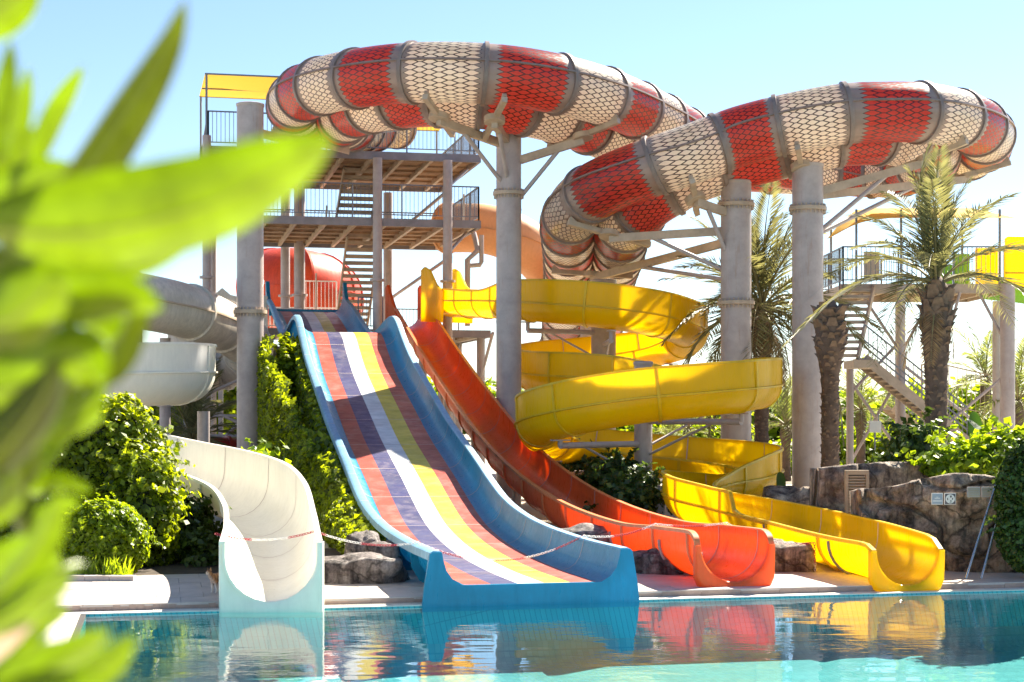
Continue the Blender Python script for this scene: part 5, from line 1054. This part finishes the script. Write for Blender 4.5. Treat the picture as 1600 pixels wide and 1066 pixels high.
nt.links.new(mixc(nt, r2.outputs[0], rp.outputs[0], (.72, .64, .56)), b.inputs['Base Color']); b.inputs['Roughness'].default_value = .8; bump(nt, b, noise_fac(nt, 120, 3, .6), .4, .006)
M['cat'] = m
cb = Q(333, 21.5, ZD); cat = thing('cat', 'tabby and white cat looking out from behind the cream slide', 'cat', cb)
cat.rotation_euler = (0, 0, R(52))
cv = [(.10, 0, .215), (.02, 0, .205), (-.035, 0, .235), (-.06, 0, .275), (-.085, 0, .285), (-.118, 0, .276), (.20, 0, .22), (.29, 0, .21), (.02, .035, .15), (.015, .035, .075), (.015, .035, .02), (-.008, .035, .012), (.02, -.035, .15), (.028, -.035, .075), (.03, -.035, .02), (.005, -.035, .012),
      (.29, .04, .15), (.33, .04, .09), (.31, .04, .02), (.285, .04, .012), (.29, -.04, .15), (.33, -.04, .09), (.31, -.04, .02), (.285, -.04, .012), (.36, 0, .22), (.45, 0, .17), (.52, 0, .16)]
ce = [(0, 1), (1, 2), (2, 3), (3, 4), (4, 5), (0, 6), (6, 7), (1, 8), (8, 9), (9, 10), (10, 11), (1, 12), (12, 13), (13, 14), (14, 15), (7, 16), (16, 17), (17, 18), (18, 19), (7, 20), (20, 21), (21, 22), (22, 23), (7, 24), (24, 25), (25, 26)]
cr = [.062, .058, .040, .036, .042, .020, .064, .062, .026, .016, .014, .014, .026, .016, .014, .014, .036, .018, .014, .014, .036, .018, .014, .014, .024, .014, .010]
skin('body', cv, ce, cr, cat, M['cat'])
for sd in (-1, 1):
    mb = MB(); mb.add([(-.075, sd * .012, .318), (-.055, sd * .04, .305), (-.072, sd * .034, .358), (-.06, sd * .02, .312)], [(0, 1, 2), (1, 3, 2), (3, 0, 2)]); e_ = mb.mesh('ear'); place('ear', e_, cat, None, M['cat'])
    mb = MB(); mb.lathe((-.113, sd * .02, .29), [(.0, -.006), (.006, 0), (.0, .006)], 8, False); place('eye', mb.mesh('eye'), cat, None, M['gap'])

# ------------------------------------------------------------------ person sitting behind the yellow slide
pb = Q(1205, 33.6, .05); per = thing('person', 'person in a black top and dark glasses sitting behind the yellow slide', 'person', pb)
M['skin'] = simple('skin', (.50, .27, .18), .5, 0, .1); M['black'] = simple('black_cloth', (.015, .015, .018), .8, 0, .2); M['hair'] = simple('dark_hair', (.03, .02, .015), .6, 0, .3)
pv_ = [(0, 0, .12), (0, .02, .34), (0, .02, .54), (0, 0, .64), (0, -.01, .72), (0, -.01, .82), (.17, .02, .55), (.24, -.06, .34), (.16, -.24, .24), (.13, -.32, .22), (-.17, .02, .55), (-.24, -.06, .34), (-.16, -.24, .24), (-.13, -.32, .22), (.10, -.06, .12), (.18, -.40, .30), (.13, -.62, .06), (.13, -.72, .04), (-.10, -.06, .12), (-.18, -.40, .30), (-.13, -.62, .06), (-.13, -.72, .04)]
pe = [(0, 1), (1, 2), (2, 3), (3, 4), (4, 5), (2, 6), (6, 7), (7, 8), (8, 9), (2, 10), (10, 11), (11, 12), (12, 13), (0, 14), (14, 15), (15, 16), (16, 17), (0, 18), (18, 19), (19, 20), (20, 21)]
pr_ = [.14, .13, .12, .05, .075, .085, .06, .045, .035, .03, .06, .045, .035, .03, .09, .06, .045, .035, .09, .06, .045, .035]
skin('body', pv_, pe, pr_, per, M['skin'])
skin('shirt', [(0, 0, .10), (0, .02, .34), (0, .02, .54), (0, .01, .60), (.17, .02, .55), (.22, -.03, .42), (-.17, .02, .55), (-.22, -.03, .42)], [(0, 1), (1, 2), (2, 3), (2, 4), (4, 5), (2, 6), (6, 7)], [.16, .15, .135, .07, .075, .065, .075, .065], per, M['black'])
mb = MB(); mb.lathe((0, .01, .74), [(.092, 0), (.108, .06), (.100, .12), (.06, .17), (0.005, .185)], 16); h_ = mb.mesh('hair', smooth='all')
for v in h_.vertices:
    if v.co.y < -.02 and v.co.z < .83: v.co.y *= .55
place('hair', h_, per, None, M['hair'])
mb = MB(); mb.obox((.035, -.095, .785), (.03, 0, 0), (0, .008, 0), (0, 0, .016)); mb.obox((-.035, -.095, .785), (.03, 0, 0), (0, .008, 0), (0, 0, .016)); mb.obox((0, -.097, .79), (.01, 0, 0), (0, .004, 0), (0, 0, .005)); place('sunglasses', mb.mesh('sunglasses'), per, None, M['black'])
mb = MB(); mb.lathe((0, -.105, .745), [(.004, .035), (.014, .005), (.004, 0)], 8); mb.obox((0, -.085, .712), (.022, 0, 0), (0, .006, 0), (0, 0, .005)); place('nose_and_mouth', mb.mesh('nose_and_mouth'), per, None, M['skin'])

# ------------------------------------------------------------------ strap-leaved shrub close to the lens
ns_ = thing('foreground_shrub', 'strap-leaved shrub close to the camera at the left, out of focus', 'shrub', (-0.75, 1.15, 0.9))
M['midrib'] = simple('pale_midrib', (.34, .40, .04), .4, 0, .2, 20)
def strap(pts, d0, d1, w, curl=.25, tw=0.0, mat='near_leaf'):
    """leaf along pixel points (base to tip) at distances d0..d1, half-width w in px"""
    arr, t = catmull([(*P(x, y, d0 + (d1 - d0) * i / (len(pts) - 1)), 0) for i, (x, y) in enumerate(pts)], .008); p = arr[:, :3]; n = len(p); rg = []
    for i in range(n):
        f = i / (n - 1); T_ = Vector(p[min(i + 1, n - 1)] - p[max(i - 1, 0)]).normalized(); S_ = T_.cross(Vector((0, 1, 0))); 
        if S_.length < 1e-4: S_ = Vector((1, 0, 0))
        S_.normalize(); S_ = (Matrix.Rotation(tw, 3, T_) @ S_); N_ = S_.cross(T_)
        ww = w * d0 / F * (max(0, 1 - (abs(f - .42) / (.42 if f < .42 else .58)) ** 2.2) ** .75 * .92 + .08 * (1 - f)); c = Vector(p[i])
        rg.append([c + S_ * (u * ww) + N_ * (2.0 * curl * ww * abs(u)) for u in (-1, -.5, 0, .5, 1)])
    mb = MB(); mb.rings([r_ + [q + Vector((0, .0009, 0)) for q in r_[::-1]] for r_ in rg]); lf_ = mb.build('leaf', M[mat], ns_, 'all')
    if w > 30:
        mb = MB(); mb.pipe([Vector(q) - Vector((0, .0016, 0)) for q in p[::3]], [max(.0006, .0022 * (1 - i / (n / 3 + 1))) for i in range(len(p[::3]))], 6); mb.build('midrib', M['midrib'], lf_, 'all')
LV_ = [([(-60, 355), (120, 365), (300, 330), (430, 270), (520, 212)], 1.15, 1.05, 82, .3, .5), ([(-20, 420), (90, 290), (180, 160), (250, 60), (290, -5)], 1.3, 1.2, 55, .4, -.5), ([(50, 270), (80, 190), (132, 100)], 1.35, 1.3, 20, .3, .4), ([(-20, 260), (5, 160), (18, 62)], 1.3, 1.3, 22, .3, .3), ([(10, 260), (25, 180), (45, 100)], 1.38, 1.35, 22, .3, -.4), ([(-60, 60), (-10, 20), (60, -30)], 1.2, 1.15, 45, .3, .4),
  ([(-80, 300), (0, 250), (60, 200)], 1.4, 1.4, 40, .3, .3), ([(-60, 460), (80, 480), (180, 470), (255, 480)], 1.25, 1.2, 55, .3, .6), ([(-60, 560), (60, 540), (160, 560), (235, 440)], 1.35, 1.3, 45, .3, -.6), ([(-60, 620), (50, 600), (120, 560), (165, 600)], 1.25, 1.2, 60, .3, .4), ([(-60, 520), (20, 500), (100, 430)], 1.2, 1.15, 55, .3, .3), ([(-50, 680), (30, 660), (110, 640), (168, 608)], 1.3, 1.25, 40, .3, -.4),
  ([(-70, 760), (10, 700), (70, 620), (90, 560)], 1.2, 1.2, 45, .3, .5), ([(-40, 960), (20, 900), (70, 830), (95, 765)], 1.2, 1.15, 32, .3, -.3), ([(-40, 830), (0, 790), (25, 745)], 1.25, 1.2, 28, .3, .3), ([(-40, 900), (30, 870), (65, 850)], 1.3, 1.25, 30, .3, .3), ([(-50, 1000), (30, 960), (80, 920), (105, 900)], 1.2, 1.15, 34, .3, .4), ([(-60, 1080), (40, 1060), (120, 1020), (172, 985)], 1.15, 1.1, 34, .3, .5), ([(40, 1120), (110, 1070), (170, 1030), (212, 992)], 1.2, 1.15, 34, .3, -.4), ([(-60, 1130), (40, 1100), (130, 1075), (170, 1060)], 1.1, 1.1, 40, .3, .3),
  ([(-50, 600), (-10, 640), (20, 700), (35, 760)], 1.3, 1.3, 50, .3, .3), ([(-60, 700), (10, 730), (60, 700)], 1.35, 1.35, 45, .3, -.3), ([(-60, 880), (0, 920), (60, 960), (98, 940)], 1.3, 1.3, 30, .3, -.5), ([(100, 470), (170, 520), (215, 560)], 1.4, 1.4, 30, .3, .4), ([(-60, 400), (60, 430), (200, 420), (300, 385)], 1.3, 1.25, 40, .2, .8), ([(-40, 340), (40, 300), (120, 260)], 1.35, 1.3, 45, .2, .3), ([(0, 640), (90, 660), (160, 640)], 1.4, 1.35, 36, .3, .4), ([(-40, 760), (30, 800), (50, 870)], 1.4, 1.4, 30, .3, .2)]
rl_ = random.Random(5)
for k in range(26):                       # small leaves crowding the lower left
    x_ = rl_.uniform(-30, 60); y_ = rl_.uniform(700, 1060); an_ = rl_.uniform(-.2, 1.3); L_ = rl_.uniform(70, 130)
    LV_.append(([(x_ - 20, y_ + 20), (x_ + L_ * .5 * math.cos(an_), y_ - L_ * .5 * math.sin(an_)), (x_ + L_ * math.cos(an_), y_ - L_ * math.sin(an_))], rl_.uniform(1.35, 1.7), rl_.uniform(1.35, 1.7), rl_.uniform(13, 20), .3, rl_.uniform(-.7, .7)))
for i, (pts, d0, d1, w, cu, tw) in enumerate(LV_): strap(pts, d0, d1, w, cu, tw, 'near_shaded' if i in (1, 8, 12, 20, 21, 27) else 'near_leaf')
M['pale_leaf'] = leafmat('pale_pinkish_leaf', (.70, .60, .48), (.8, .70, .58), .3, (.9, .7, .5))  # pinkish white tone for a single leaf
strap([(-60, 1060), (0, 1005), (40, 965), (70, 935)], 1.25, 1.2, 20, .2, .2, 'pale_leaf')
for a, b_, c_ in (((-60, 1250, 1.3), (-70, 800, 1.3), (-30, 430, 1.3)), ((-90, 1250, 1.25), (-60, 950, 1.25), (-20, 900, 1.25)), ((-80, 900, 1.35), (-60, 500, 1.35), (-30, 250, 1.35))):
    mb = MB(); mb.pipe([P(*a), P(*b_), P(*c_)], [.009, .007, .004], 8); mb.build('stem', M['rachis'], ns_, 'all')
